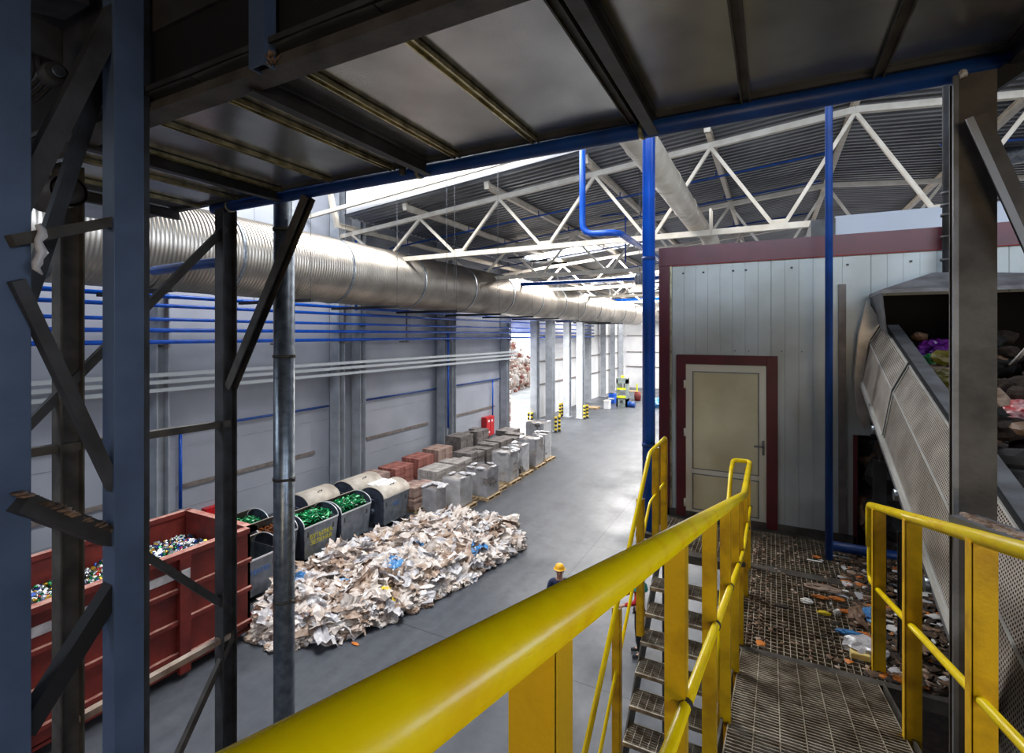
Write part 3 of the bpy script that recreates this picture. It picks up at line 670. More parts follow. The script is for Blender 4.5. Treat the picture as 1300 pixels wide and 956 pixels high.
# right ramp rail
ZR2 = lambda y: CZ-.13-.25*y
Rr = thing('handrail', (.64, 2, LZ), 'yellow ramp handrail on angle posts in front of the perforated conveyor guard', 'handrail')
b = MB(); b.tube(fillet([(.64, -.9, ZR2(-.9)), (.64, 4.5, ZR2(4.5)), (.64, 4.52, ZR2(4.5)-.52), (.64, 4.3, ZR2(4.3)-.56), (.64, -.9, ZR2(-.9)-.56)], .06), .0265, 22)
b = MB(); b.tube(fillet([(.64, -.9, ZR2(-.9)), (.64, 4.52, ZR2(4.52)), (.64, 4.52, ZR2(4.52)-.3)], .05), .0265, 22); b.build('top_rail', 'yellow', Rr)
b = MB(); b.tube(fillet([(.64, 4.52, ZR2(4.52)-.1), (.64, 4.52, ZR2(4.52)-.55), (.64, 4.2, ZR2(4.2)-.56), (.64, -.9, ZR2(-.9)-.56)], .08), .017, 16); b.build('mid_rail', 'yellow', Rr)
for y in (-.3, .6, 1.42, 2.29, 3.27, 4.2):
    b = MB(); b.box(.615, y-.004, (rz(y) if y < 4.06 else LZ)-.15, .685, y+.004, ZR2(y)-.02); b.box(.611, y-.004, (rz(y) if y < 4.06 else LZ)-.15, .619, y+.05, ZR2(y)-.02); b.build('rail_post', 'yellow_post', Rr)
# outer stair rail
So = thing('handrail', (-1.09, 4, LZ), 'yellow outer stair handrail bending down from the landing beside the blue pole', 'handrail')
zl = CZ-1.18
b = MB(); b.tube(fillet([(-1.09, 5.98, zl-.45), (-1.09, 5.98, zl), (-1.09, 5.12, zl), (-1.09, .2, zl-4.92*.79)], .07), .02, 16); b.build('top_rail', 'yellow', So)
b = MB(); b.tube(fillet([(-1.09, 5.98, zl-.42), (-1.09, 5.98, zl-.5), (-1.09, 5.12, zl-.5), (-1.09, .2, zl-.5-4.92*.79)], .07), .014, 12); b.build('mid_rail', 'yellow', So)
for y, zb_ in ((5.85, LZ), (5.4, LZ), (4.7, LZ-.5), (3.9, LZ-1.1), (3.1, LZ-1.75), (2.2, LZ-2.5)):
    zp = zl if y > 5.12 else zl-(5.12-y)*.79
    b = MB(); b.box(-1.125, y-.004, zb_, -1.06, y+.004, zp-.01); b.box(-1.064, y-.004, zb_, -1.056, y+.045, zp-.01); b.build('rail_post', 'yellow_post', So)
# blue poles
t = thing('blue_pole', (-1.3, 6.05, LZ), 'thick shiny blue pole standing at the cabin corner', 'pole'); MB().tube([(-1.3, 6.05, LZ), (-1.3, 6.05, 15.4)], .074, 28).build('pipe', 'blue_pipe', t)
for z in (CZ+.9, CZ-1.3): MB().tube([(-1.3, 6.05, z-.02), (-1.3, 6.05, z+.02)], .079, 20).build('coupling', 'blue_dark', t)
tag(MB().tube([(.515, 6.06, LZ+.01), (.515, 6.06, 15.4)], .035, 18).build('blue_pole', 'blue_dark'), 'slim blue pole rising from the landing before the cabin wall', 'pole')
tag(MB().tube([(.56, 6.2, LZ+.1), (1.25, 6.2, LZ+.1)], .05, 12).build('floor_pipe', 'blue_dark'), 'short dark blue pipe lying at the foot of the slim blue pole', 'pipe')

# ================================================================== CABIN
CY = 6.66; CX0 = -1.265; CX1 = 5.5; OX0, OX1 = .82, 3.3
cb = thing('control_cabin', (1.0, 9, LZ), 'pale ribbed panel cabin with maroon edging and a cream door', 'cabin')
def ribbed(x0, x1, z0, z1, nm):
    b = MB(); x = x0; pts = [(x0, 0)]; i = 0
    while x < x1-.02:
        e = min(x+.14, x1); g = .004 if i % 8 else .009
        pts += [(e-g*1.5, 0), (e-g, g), (e, 0)] if e < x1 else [(e, 0)]
        x = e; i += 1
    vs = [(px_, CY+dd, zz_) for (px_, dd) in pts for zz_ in (z0, z1)]
    b.add(vs, [(2*i, 2*i+2, 2*i+3, 2*i+1) for i in range(len(pts)-1)]); return b.build(nm, 'panel', cb)
ribbed(CX0, OX0, LZ, CZ+.92, 'wall_panel'); ribbed(OX0, .95, CZ-1.1, CZ+.42, 'wall_panel'); ribbed(OX0, OX1, CZ+.42, CZ+.92, 'wall_panel'); ribbed(OX1, CX1, LZ, CZ+.92, 'wall_panel')
b = MB(); b.box(CX0, CY+.05, LZ-.2, CX0+.05, 12.5, CZ+1.05); b.box(CX1, CY, LZ-.2, CX1+.05, 12.5, CZ+1.05); b.box(CX0, 12.5, LZ-.2, CX1, 12.55, CZ+1.05)
b.build('side_wall', 'panel', cb)
MB().box(CX0, CY, CZ+1.0, CX1, 12.5, CZ+1.08).build('roof_panel', 'panel', cb)
b = MB(); b.box(CX0-.05, CY+.02, LZ-.25, CX1, 12.5, LZ-.02); b.build('cabin_floor', 'steel_dark', cb)
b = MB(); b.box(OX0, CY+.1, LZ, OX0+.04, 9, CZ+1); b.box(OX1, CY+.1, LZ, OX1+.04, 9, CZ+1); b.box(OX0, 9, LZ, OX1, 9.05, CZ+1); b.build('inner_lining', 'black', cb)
MB().box(CX0-.03, CY-.035, CZ+.88, CX1, CY+.02, CZ+1.11).build('fascia', 'maroon', cb)
b = MB(); b.box(CX0-.03, CY-.03, CZ+.875, CX1, CY-.028, CZ+.888); b.build('fascia_lip', 'redcloth', cb)
MB().box(CX0-.03, CY-.03, LZ, CX0+.10, CY+.02, CZ+.88).build('corner_trim', 'maroon', cb)
MB().box(CX0+.103, CY-.012, LZ, CX0+.125, CY, CZ+.88).build('cover_strip', 'goldstrip', cb)
MB().box(OX0-.03, CY-.03, LZ, OX0+.01, CY+.02, CZ-1.1).build('corner_trim', 'maroon', cb)
MB().box(.655, CY-.03, LZ+.1, .725, CY, CZ+.56).build('cable_cover', 'girt', cb)
b = MB(); b.box(CX0, CY-.03, LZ, OX0, CY, LZ+.09); b.build('skirting', 'steel_brown', cb)
b = MB()
for x in (-1.0, -.76, -.42, -.28, .2, .74, 1.3, 1.55, 2.2, 2.5): b.box(x-.012, CY-.012, CZ+.765, x+.012, CY, CZ+.785)
for x in (-.4, -.25, .1, .3): b.box(x-.006, CY-.006, CZ-.2, x+.006, CY, CZ-.188)
b.build('screw_heads', 'steel_dark', cb)
# door
dz0 = LZ+.02
b = MB(); b.box(-1.079, CY-.035, dz0, -.965, CY, CZ-.25); b.box(-.06, CY-.035, dz0, .058, CY, CZ-.25); b.box(-.965, CY-.035, CZ-.365, -.06, CY, CZ-.25); b.build('door_casing', 'maroon', cb, bevel=.006)
D = MB().box(-.965, CY-.02, dz0+.02, -.06, CY-.005, CZ-.37).build('door', 'doorframe', cb)
b = MB(); b.box(-.872, CY-.026, CZ-1.66, -.150, CY-.018, CZ-.47); b.box(-.872, CY-.026, dz0+.12, -.150, CY-.018, CZ-1.74); b.build('door_infill', 'door', D)
b = MB()
for (a0, c0, a1, c1) in ((-.885, CZ-1.67, -.137, CZ-.455), (-.885, dz0+.105, -.137, CZ-1.73)):
    b.box(a0, CY-.030, c0, a0+.01, CY-.02, c1); b.box(a1-.01, CY-.030, c0, a1, CY-.02, c1); b.box(a0, CY-.030, c0, a1, CY-.02, c0+.01); b.box(a0, CY-.030, c1-.01, a1, CY-.02, c1)
b.build('bead', 'steel_grey', D)
b = MB(); b.box(-.105, CY-.035, CZ-1.42, -.08, CY-.02, CZ-1.25); b.box(-.19, CY-.06, CZ-1.33, -.085, CY-.045, CZ-1.31); b.box(-.1, CY-.06, CZ-1.33, -.085, CY-.03, CZ-1.31); b.build('door_handle', 'steel_grey', D)
for zc in (CZ-.62, CZ-1.22, CZ-2.1): MB().tube([(-.975, CY-.04, zc-.05), (-.975, CY-.04, zc+.05)], .014, 10).build('hinge', 'doorframe', D)
# box on the cabin roof
rb = thing('rooftop_duct', (2.5, 9, CZ+1.1), 'grey box duct lying on the cabin roof with a dark end', 'duct')
MB().box(.8, 8.5, CZ+1.08, 5.4, 9.6, CZ+1.69).build('casing', 'wall', rb); MB().box(.5, 8.48, CZ+1.08, .8, 9.6, CZ+1.66).build('end_section', 'steel_dark', rb)

# ================================================================== CONVEYOR
def zo(y): return CZ-.28+.31*(y-5.31)
def zr(y): return CZ-.49+.345*(y-5.39)
def zlw(y): return CZ-.82+.343*(y-5.59)
XO, XR, XL = 1.04, .93, .862
cv = thing('inclined_conveyor', (1.6, 5, CZ-2), 'inclined waste conveyor with perforated beige side guards under a steel hood', 'conveyor')
def perf(fa, fb, y0, y1, nm, pitch=.0185, hole=.0062):
    b = MB(); a0 = V(fa(y0)); width = (V(fb(y0))-a0).length; nrow = max(2, int(width/pitch)); ny = int((y1-y0)/pitch)
    for r in range(nrow):
        off = (r % 2)*.5
        for i in range(ny):
            ya = y0+(y1-y0)*(i+off)/ny; yb2 = y0+(y1-y0)*(i+1+off)/ny
            if yb2 > y1+.001: continue
            def pt(s, t):
                y = ya+(yb2-ya)*s; p = V(fa(y)); q = V(fb(y)); return p.lerp(q, (r+t)/nrow)
            outer = [pt(0,0), pt(1,0), pt(1,1), pt(0,1)]; h = .5*hole/pitch*2
            rr = .34; inner = [pt(.5+rr*math.cos(a), .5+rr*math.sin(a)) for a in (math.radians(-135+60*k) for k in range(0))]
            angs = [-135, -90, -45, 0, 45, 90, 135, 180]
            inner = [pt(.5+rr*math.cos(math.radians(a)), .5+rr*math.sin(math.radians(a))) for a in angs]
            vs = outer+inner
            b.add(vs, [(0,1,6,5,4), (1,2,8,7,6), (2,3,10,9,8), (3,0,4,11,10)])
    return b.build(nm, 'perf', cv)
g1, g2 = 5.36, 5.42
XF_ = lambda X, zf: (lambda y: (X, y, zf(y)))
o_, r_, l_ = XF_(XO, zo), XF_(XR, zr), XF_(XL, zlw)
perf(o_, r_, g2, 6.55, 'guard_panel'); perf(o_, r_, 1.75, g1, 'guard_panel'); perf(r_, l_, 1.75, g1, 'guard_panel')
b = MB(); b.plate([r_(g2), r_(6.55), (XL, 6.55, zlw(6.5)), l_(g2)], .003); b.build('guard_panel', 'perf', cv)
b = MB()
for (a, c) in ((1.75, g1), (g2, 6.55)):
    for f in (o_, r_, l_): b.obox(V(f(a))+V3(-.004,0,0), V(f(c))+V3(-.004,0,0), .010, .014)
    for y in (a, c): b.obox(V(o_(y))+V3(-.004,0,0), V(r_(y))+V3(-.004,0,0), .010, .014, up=(0,1,0)); b.obox(V(r_(y))+V3(-.004,0,0), V(l_(y))+V3(-.004,0,0), .010, .014, up=(0,1,0))
b.build('guard_edge', 'white_paint', cv)
MB().obox((XL-.012, 1.75, zlw(1.75)-.03), (XL-.012, 6.5, zlw(6.5)-.03), .02, .055).build('lower_edge_strip', 'white_paint', cv)
b = MB(); b.obox((XO+.012, 1.75, zo(1.75)+.012), (XO+.012, 6.6, zo(6.6)+.012), .02, .03); b.build('top_seal', 'black', cv)
b = MB(); b.obox((XO+.07, 1.75, zo(1.75)+.02), (XO+.07, 6.45, zo(6.45)+.02), .10, .02); b.obox((XO+.115, 1.75, zo(1.75)-.05), (XO+.115, 6.45, zo(6.45)-.05), .01, .14); b.build('side_rail', 'steel_grey', cv)
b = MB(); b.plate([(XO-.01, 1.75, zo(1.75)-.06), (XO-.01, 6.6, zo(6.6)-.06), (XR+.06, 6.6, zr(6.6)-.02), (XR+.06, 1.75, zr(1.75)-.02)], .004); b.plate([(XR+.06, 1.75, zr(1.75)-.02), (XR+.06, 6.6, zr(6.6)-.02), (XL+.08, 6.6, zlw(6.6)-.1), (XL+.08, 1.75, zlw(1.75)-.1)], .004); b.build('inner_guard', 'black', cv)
b = MB(); b.chan((XL+.04, 1.75, zlw(1.75)-.13), (XL+.04, 6.6, zlw(6.6)-.13), .06, .14, .008); b.build('frame_channel', 'steel_grey', cv)
MB().obox((1.75, 1.6, zlw(1.6)+.02), (1.75, 6.9, zlw(6.9)+.02), 1.55, .03).build('belt', 'beltrubber', cv)
MB().obox((2.56, 1.6, zo(1.6)-.15), (2.56, 6.5, zo(6.5)-.15), .03, 1.0).build('side_wall_plate', 'steel_dark', cv)
MB().obox((2.45, 1.75, zo(1.75)+.3), (2.45, 6.4, zo(6.4)+.3), .1, .05).build('side_rail', 'steel_grey', cv)
for (x, y) in ((.845, 4.45), (.87, 5.62), (2.5, 3.0), (2.5, 5.5)):
    MB().ibeam((x, y, LZ-.0 if x < 1 else 0), (x, y, zlw(y)-.2 if y < 5 or x > 1 else CZ-1.15), .09, .1, .008, up=(0,1,0)).build('support_leg', 'steel_dark', cv)
for i, y in enumerate((4.0, 4.9, 5.9)):
    MB().tube([(XL-.015, y, zlw(y)-.2), (XL+.05, y, zlw(y)-.2)], .045, 14).build('roller_bearing', 'galv', cv)
b = MB(); hp = [(1101,381),(1119,409),(1103,434),(1097,470),(1095,492),(1106,522),(1098,545),(1089,525),(1085,480),(1090,425)]
b.plate([PY(x_, y_, 6.52) for x_, y_ in hp], .10, nrm=(0,1,0)); b.build('head_enclosure', 'perf', cv)
# hood
hd = thing('suction_hood', (2.0, 6.3, CZ+.4), 'dark steel suction hood over the conveyor mouth with a pipe on top', 'hood')
b = MB()
lip = [(.93, 5.95, CZ+.40), (3.2, 5.95, CZ+.40), (3.2, 6.62, CZ+.40), (.93, 6.62, CZ+.40)]
top = [(1.42, 6.4, CZ+.62), (1.62, 6.4, CZ+.62), (1.62, 6.62, CZ+.62), (1.42, 6.62, CZ+.62)]
lip2 = [(x, y, z+.035) for x, y, z in lip]
b.add(lip+lip2+top, [(0,1,5,4), (1,2,6,5), (3,0,4,7), (4,5,9,8), (5,6,10,9), (7,4,8,11), (8,9,10,11)])
b.build('canopy', 'steel_grey', hd)
sk = MB(); sk.plate([(.935, 6.62, CZ+.40), (.935, 5.95, CZ+.40), (1.0, 6.1, zo(6.1)+.02), (1.0, 6.62, zo(6.62)+.02)], .01); sk.build('side_skirt', 'steel_grey', hd)
b = MB(); b.tube([(1.57, 6.5, CZ+.6), (1.57, 6.5, 15.4)], .048, 18); sp_ = b.build('suction_pipe', 'steel_dark', hd)
for z in (.75, .98, 1.2, 1.3, 1.42): MB().tube([(1.57, 6.5, CZ+z-.012), (1.57, 6.5, CZ+z+.012)], .064, 16).build('pipe_flange', 'steel_dark', sp_)
# column C4 beside the ramp
C4 = thing('steel_column', (.78, 2.93, 0), 'dark steel column with a painted lit edge between the ramp handrail and conveyor', 'steel column')
b = MB(); b.box(.720, 2.856, 0.02, .852, 2.868, HZ-.10); b.box(.720, 2.96, .02, .852, 2.972, HZ-.10); b.box(.78, 2.868, .02, .79, 2.96, HZ-.10); b.build('shaft', 'steel_brown', C4)
MB().box(.706, 2.850, .02, .724, 2.870, HZ-.10).build('lit_flange_edge', 'steel_grey', C4)  # lighter strip paints the light caught by the flange edge
MB().box(.64, 2.8, 0, .93, 3.05, .025).build('base_plate', 'steel_dark', C4)
b = MB(); b.obox((.77, 2.92, HZ-.20), (1.0, 2.93, HZ-.04), .07, .08, up=(0,1,0)); b.build('head_bracket', 'black', C4)
pa, pb = PY(1240, 150, 2.80), PY(1326, 340, 2.80)
t = thing('diagonal_brace', pa, 'dark diagonal brace with a painted lit edge leaving the column beside the conveyor', 'brace')
MB().obox(pa, pb, .06, .055, up=(0,1,0)).build('bar', 'steel_brown', t)
MB().obox(pa+V3(-.032,-.03,-.004), pb+V3(-.032,-.03,-.004), .026, .008, up=(0,1,0)).build('lit_edge_strip', 'columnm', t)  # pale strip paints the lit left face of the brace
pa, pb = PY(1223, 662, 2.66), PY(1322, 700, 2.40)
t = thing('ledge_brace', pa, 'short grey steel ledge heaped with brown dust in front of the conveyor column', 'brace')
MB().obox(pa, pb, .12, .055, up=(0,0,1)).build('channel', 'steel_grey', t)
b = MB()
for i in range(200):
    f = R.random(); c = pa.lerp(pb, f)+V3(0, R.uniform(-.05, .05), .026); b.mi = i % 2; b.blob(c, R.uniform(.004, .011), i+200, .5, 2, 1, (1.4, 1.4, .6))
tag(b.build('dust_heap', ['film_brown', 'film2']), 'brown dust and crumbs lying on the short grey ledge', 'dust', kind='stuff')
q = PY(1222, 94, 2.85)
tag(MB().blob(q, .012, 5, .4, 2, 2, (1, 1, 1.2)).build('plastic_scrap', 'paper'), 'white plastic scrap caught at the head of the conveyor column', 'scrap')
# waste on the belt
b = MB(); wm = ['film_brown', 'film2', 'dirt_and_shade', 'film3', 'beltrubber', 'olive']
for i in range(260):
    y = R.uniform(3.2, 6.5); x = R.uniform(1.22, 2.4); h = zlw(y)+.05+R.random()**1.5*(zo(y)-zlw(y)-.08)
    b.mi = R.choice((0, 2, 2, 4, 4, 1, 5, 3)) if x < 1.5 and y > 4.8 else R.choice((2, 4, 4, 2, 4, 0)); b.blob((x, y, h), R.uniform(.05, .12), i, .35, 2, 2, (1, 1, .7))
tag(b.build('mixed_refuse', wm), 'heap of dark mixed household refuse riding on the conveyor belt', 'refuse', kind='stuff')
for (px, py, X, r, m, lab) in ((1192, 449, 1.45, .15, 'purple', 'shiny purple bag on top of the conveyor refuse'), (1178, 461, 1.30, .09, 'lgreen', 'bright green plastic bag beside the purple one on the conveyor'), (1200, 486, 1.30, .12, 'olive', 'olive yellow bag lying below the green one on the conveyor'), (1291, 528, 1.65, .13, 'redbag', 'crumpled red and white bag beyond the conveyor column')):
    p = PX(px, py, X); tag(MB().blob(p, r, int(px), .28, 1.6, 4, (1.1, 1, .75)).build('refuse_bag', m), lab, 'bag')
pa, pb, pc = PX(1268, 461, 1.8), PX(1284, 463, 1.8), PX(1306, 440, 1.8)
tag(MB().tube([pa, pb], .012, 8).build('wood_stick', 'wood'), 'short pale stick poking from the conveyor refuse', 'stick')
tag(MB().tube([pb, pc], .016, 8).build('white_strip', 'paper'), 'white plastic strip leaning up beside the short pale stick', 'strip')

# litter on the landing
b = MB(); lm = ['dirt', 'dirt_and_shade', 'film_brown', 'orange', 'paper', 'film2', 'film3']
def land_h(x, y): 
    e = (x-.35)/.8
    return LZ
for i in range(3600):
    t_ = R.random(); y = 4.12+2.2*R.random()**1.1; x = 1.3-abs(R.gauss(0, .34)) if y > 4.5 else 1.3-abs(R.gauss(0, .40))
    if x < -.15: continue
    hh = max(0, (x-.7))*.24*R.random()
    if x < .62+.25*math.sin(y*3) and R.random() < .72: continue
    b.mi = R.choice((0,0,0,0,1,1,1,1,2,2,2,5,4,3,6,0,1,2)); s_ = R.uniform(.003, .014)*(1.5 if R.random() < .12 else 1)
    b.blob((x, y, LZ+.004+hh), s_, i, .6, 1.7, 1, (R.uniform(.8, 3), R.uniform(.8, 3), .5))
b.mi = 1; b.add([(.75, 4.12, LZ+.0), (1.3, 4.12, LZ+.0), (1.3, 6.5, LZ), (.8, 6.5, LZ), (1.3, 4.12, LZ+.09), (1.3, 6.5, LZ+.1)], [(0,4,5,3), (0,1,4), (3,5,2), (1,2,5,4)])
for i in range(420):
    y = R.uniform(4.1, 6.5); x = -.18+abs(R.gauss(0, .07)) if i < 190 else R.uniform(-.1, .6)
    b.mi = R.choice((0,0,2,5)); b.blob((x, y, LZ+.004), R.uniform(.003, .009), i+900, .6, 1.7, 1, (1.5, 1.5, .4))
tag(b.build('litter', lm), 'scattered brown crumbs, peel and paper scraps over the grating landing', 'litter', kind='stuff')
def scrap(px, py, r, m, nm, lab, cat, sq=(1.3, 1, .5), amp=.4, sub=3, rot=0, up=.02):
    p = PZ(px, py, LZ+up); return tag(MB().blob(p, r, int(px*3+py), amp, 1.8, sub, sq).build(nm, m), lab, cat)
scrap(1024, 763, .028, 'paper', 'paper_ball', 'crumpled white paper ball on the grating', 'paper')
scrap(1046, 747, .05, 'film2', 'plastic_sheet', 'wrinkled beige plastic sheet near the middle of the landing', 'plastic sheet', (2.2, .9, .35))
scrap(1095, 785, .09, 'film_brown', 'plastic_sheet', 'twisted grey brown plastic beside the blue bag', 'plastic sheet', (.8, 1.3, .5))
scrap(1106, 782, .06, 'film_blue', 'blue_bag', 'crumpled blue bag behind the corner post of the ramp rail', 'bag', (.8, 1.4, .7), up=.05)
scrap(1080, 804, .045, 'film_blue', 'blue_scrap', 'flat blue plastic scrap next to the twisted brown plastic', 'plastic scrap', (1.6, .6, .35))
scrap(1098, 822, .085, 'film3', 'clear_bag', 'crumpled clear plastic bag at the foot of the corner post', 'bag', (1.2, 1, .55), up=.04)
scrap(1062, 760, .026, 'orange', 'orange_peel', 'piece of orange peel near the crumpled paper', 'peel', (1.8, .8, .4))
scrap(1041, 758, .026, 'orange', 'orange_peel', 'long orange peel left of the other peel', 'peel', (1.9, .7, .4))
scrap(1073, 776, .024, 'orange', 'orange_peel', 'orange peel just before the white cup', 'peel', (1.6, .8, .4))
scrap(1046, 778, .022, 'film_yellow', 'yellow_wrapper', 'small yellow wrapper beside the orange peel', 'wrapper', (1.8, .8, .5))
scrap(1063, 778, .022, 'paper', 'paper_cup', 'small crushed white cup on the grating', 'cup', (1, .8, 1))
scrap(1037, 707, .022, 'orange', 'orange_leaf', 'small orange leaf near the slim blue pole', 'leaf', (1.3, 1, .3))
p = PZ(1092, 834, LZ+.01); tag(MB().box(p.x-.06, p.y-.035, LZ, p.x+.06, p.y+.04, LZ+.045).build('foam_block', 'foam', bevel=.01), 'yellowish foam block at the landing edge', 'foam')
for px, py, lab in ((1034, 712, 'white label strip lying beside the slim blue pole'), (1068, 707, 'longer white strip lying against the floor pipe')):
    p = PZ(px, py, LZ+.01); w = .065 if px < 1050 else .11
    tag(MB().obox((p.x-w, p.y, p.z), (p.x+w, p.y-.01, p.z+.004), .03, .006).build('label_strip', 'paper'), lab, 'label')
# things under the conveyor head (dim)
b = MB()
for i in range(60):
    b.mi = i % 4; b.blob((R.uniform(.9, 1.4), R.uniform(6.4, 7.6), LZ+R.uniform(.05, 1.2)), R.uniform(.06, .16), i+50, .35, 2, 2)
tag(b.build('refuse_heap', ['dirt_and_shade', 'film_brown', 'beltrubber', 'dirt']), 'dim heap of refuse under the conveyor head beside the cabin edge', 'refuse', kind='stuff')
p = PX(1092, 570, .98); tag(MB().blob(p, .06, 9, .4, 1.8, 3, (.7, .8, 1.4)).build('blue_white_bag', 'film_blue'), 'pale blue bag wedged between cabin edge and conveyor', 'bag')

# ================================================================== RED SKIP
SXa, SXb, SYa, SYb, SH = -12.27, -9.97, .9, 7.05, 2.38
sk = thing('roll_off_skip', (-11.1, 4, 0), 'long red steel roll-off skip filled with crushed cans', 'skip')
b = MB(); T = .06
b.box(SXb-T, SYa, .22, SXb, SYb, SH); b.box(SXa, SYa, .22, SXa+T, SYb, SH); b.box(SXa, SYb-T, .22, SXb, SYb, SH); b.box(SXa, SYa, .22, SXb, SYa+T, SH); b.box(SXa, SYa, .16, SXb, SYb, .24)
b.build('body', 'skip', sk)
b = MB(); w = .1
for (x0, y0, x1, y1) in ((SXb-.07, SYa, SXb+.09, SYb+.09), (SXa-.05, SYa, SXa+.08, SYb+.09), (SXa, SYb-.07, SXb+.09, SYb+.09), (SXa, SYa-.05, SXb, SYa+.08)): b.box(x0, y0, SH-.1, x1, y1, SH)
b.build('rim', 'skip', sk)
b = MB()
for (x0, y0, x1, y1) in ((SXb-.07, SYa, SXb+.09, SYb+.09), (SXa-.05, SYa, SXa+.08, SYb+.09), (SXa, SYb-.07, SXb+.09, SYb+.09)): b.box(x0, y0, SH, x1, y1, SH+.004)
b.build('rim_dust', 'skip_dust', sk)
for z in (1.72, 1.12, .52):
    b = MB(); b.box(SXb, SYa, z-.07, SXb+.07, 5.55, z); b.box(SXb, 5.75, z-.07-.1*(z < 1), SXb+.07, SYb-.01, z-.1*(z < 1)); b.box(SXa, SYb, z-.07, SXb, SYb+.03, z)
    b.mi = 1; b.box(SXb, SYa, z, SXb+.07, 5.55, z+.004); b.box(SXb, 5.75, z-.1*(z < 1), SXb+.07, SYb-.01, z+.004-.1*(z < 1)); b.build('rib', ['skip', 'skip_dust'], sk)
for y in (1.0, 3.2, 5.55):
    MB().box(SXb, y, .1, SXb+.1, y+.2, SH-.1).build('upright', 'skip', sk)
b = MB(); b.box(SXb, SYa+.02, 1.9, SXb+.012, 5.5, 2.06); b.box(SXb+.1, 5.57, 1.87, SXb+.11, 5.73, 2.06); b.build('white_stripe', 'film3', sk)
for x in (SXa+.3, SXb-.4): MB().box(x, SYa, .0, x+.12, SYb-.1, .2).build('skid_rail', 'skip', sk)
# cans
b = MB(); cm = ['can1', 'can7', 'can2', 'can3', 'can4', 'can5', 'can6']
ztop = 1.86
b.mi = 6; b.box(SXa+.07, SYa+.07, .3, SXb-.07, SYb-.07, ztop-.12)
for i in range(5200):
    x = R.uniform(SXa+.12, SXb-.12); y = R.uniform(SYa+.3, SYb-.12); z = ztop+.07*noise.noise(V3(x*.8, y*.8, 3))-.05+R.uniform(0, .07)
    b.mi = R.choice((0,0,0,0,1,1,1,2,2,3,3,4,5,6,6)); r = R.uniform(.028, .042); h = R.uniform(.012, .05)
    a = V3(R.uniform(-1,1), R.uniform(-1,1), R.uniform(-.2,1)).normalized()
    b.tube([V3(x,y,z)-a*h, V3(x,y,z), V3(x,y,z)+a*h], [r, r*R.uniform(.55, .9), r], 7)
tag(b.build('crushed_cans', cm), 'loose layer of crushed coloured drink cans filling the red skip', 'cans', kind='stuff')
p = PZ(270, 653, 1.5)
tag(MB().box(WX+.02, 9.75, 0, WX+.25, 10.4, .96).build('fire_cabinet', 'red'), 'red cabinet on the wall just behind the end of the skip', 'cabinet')

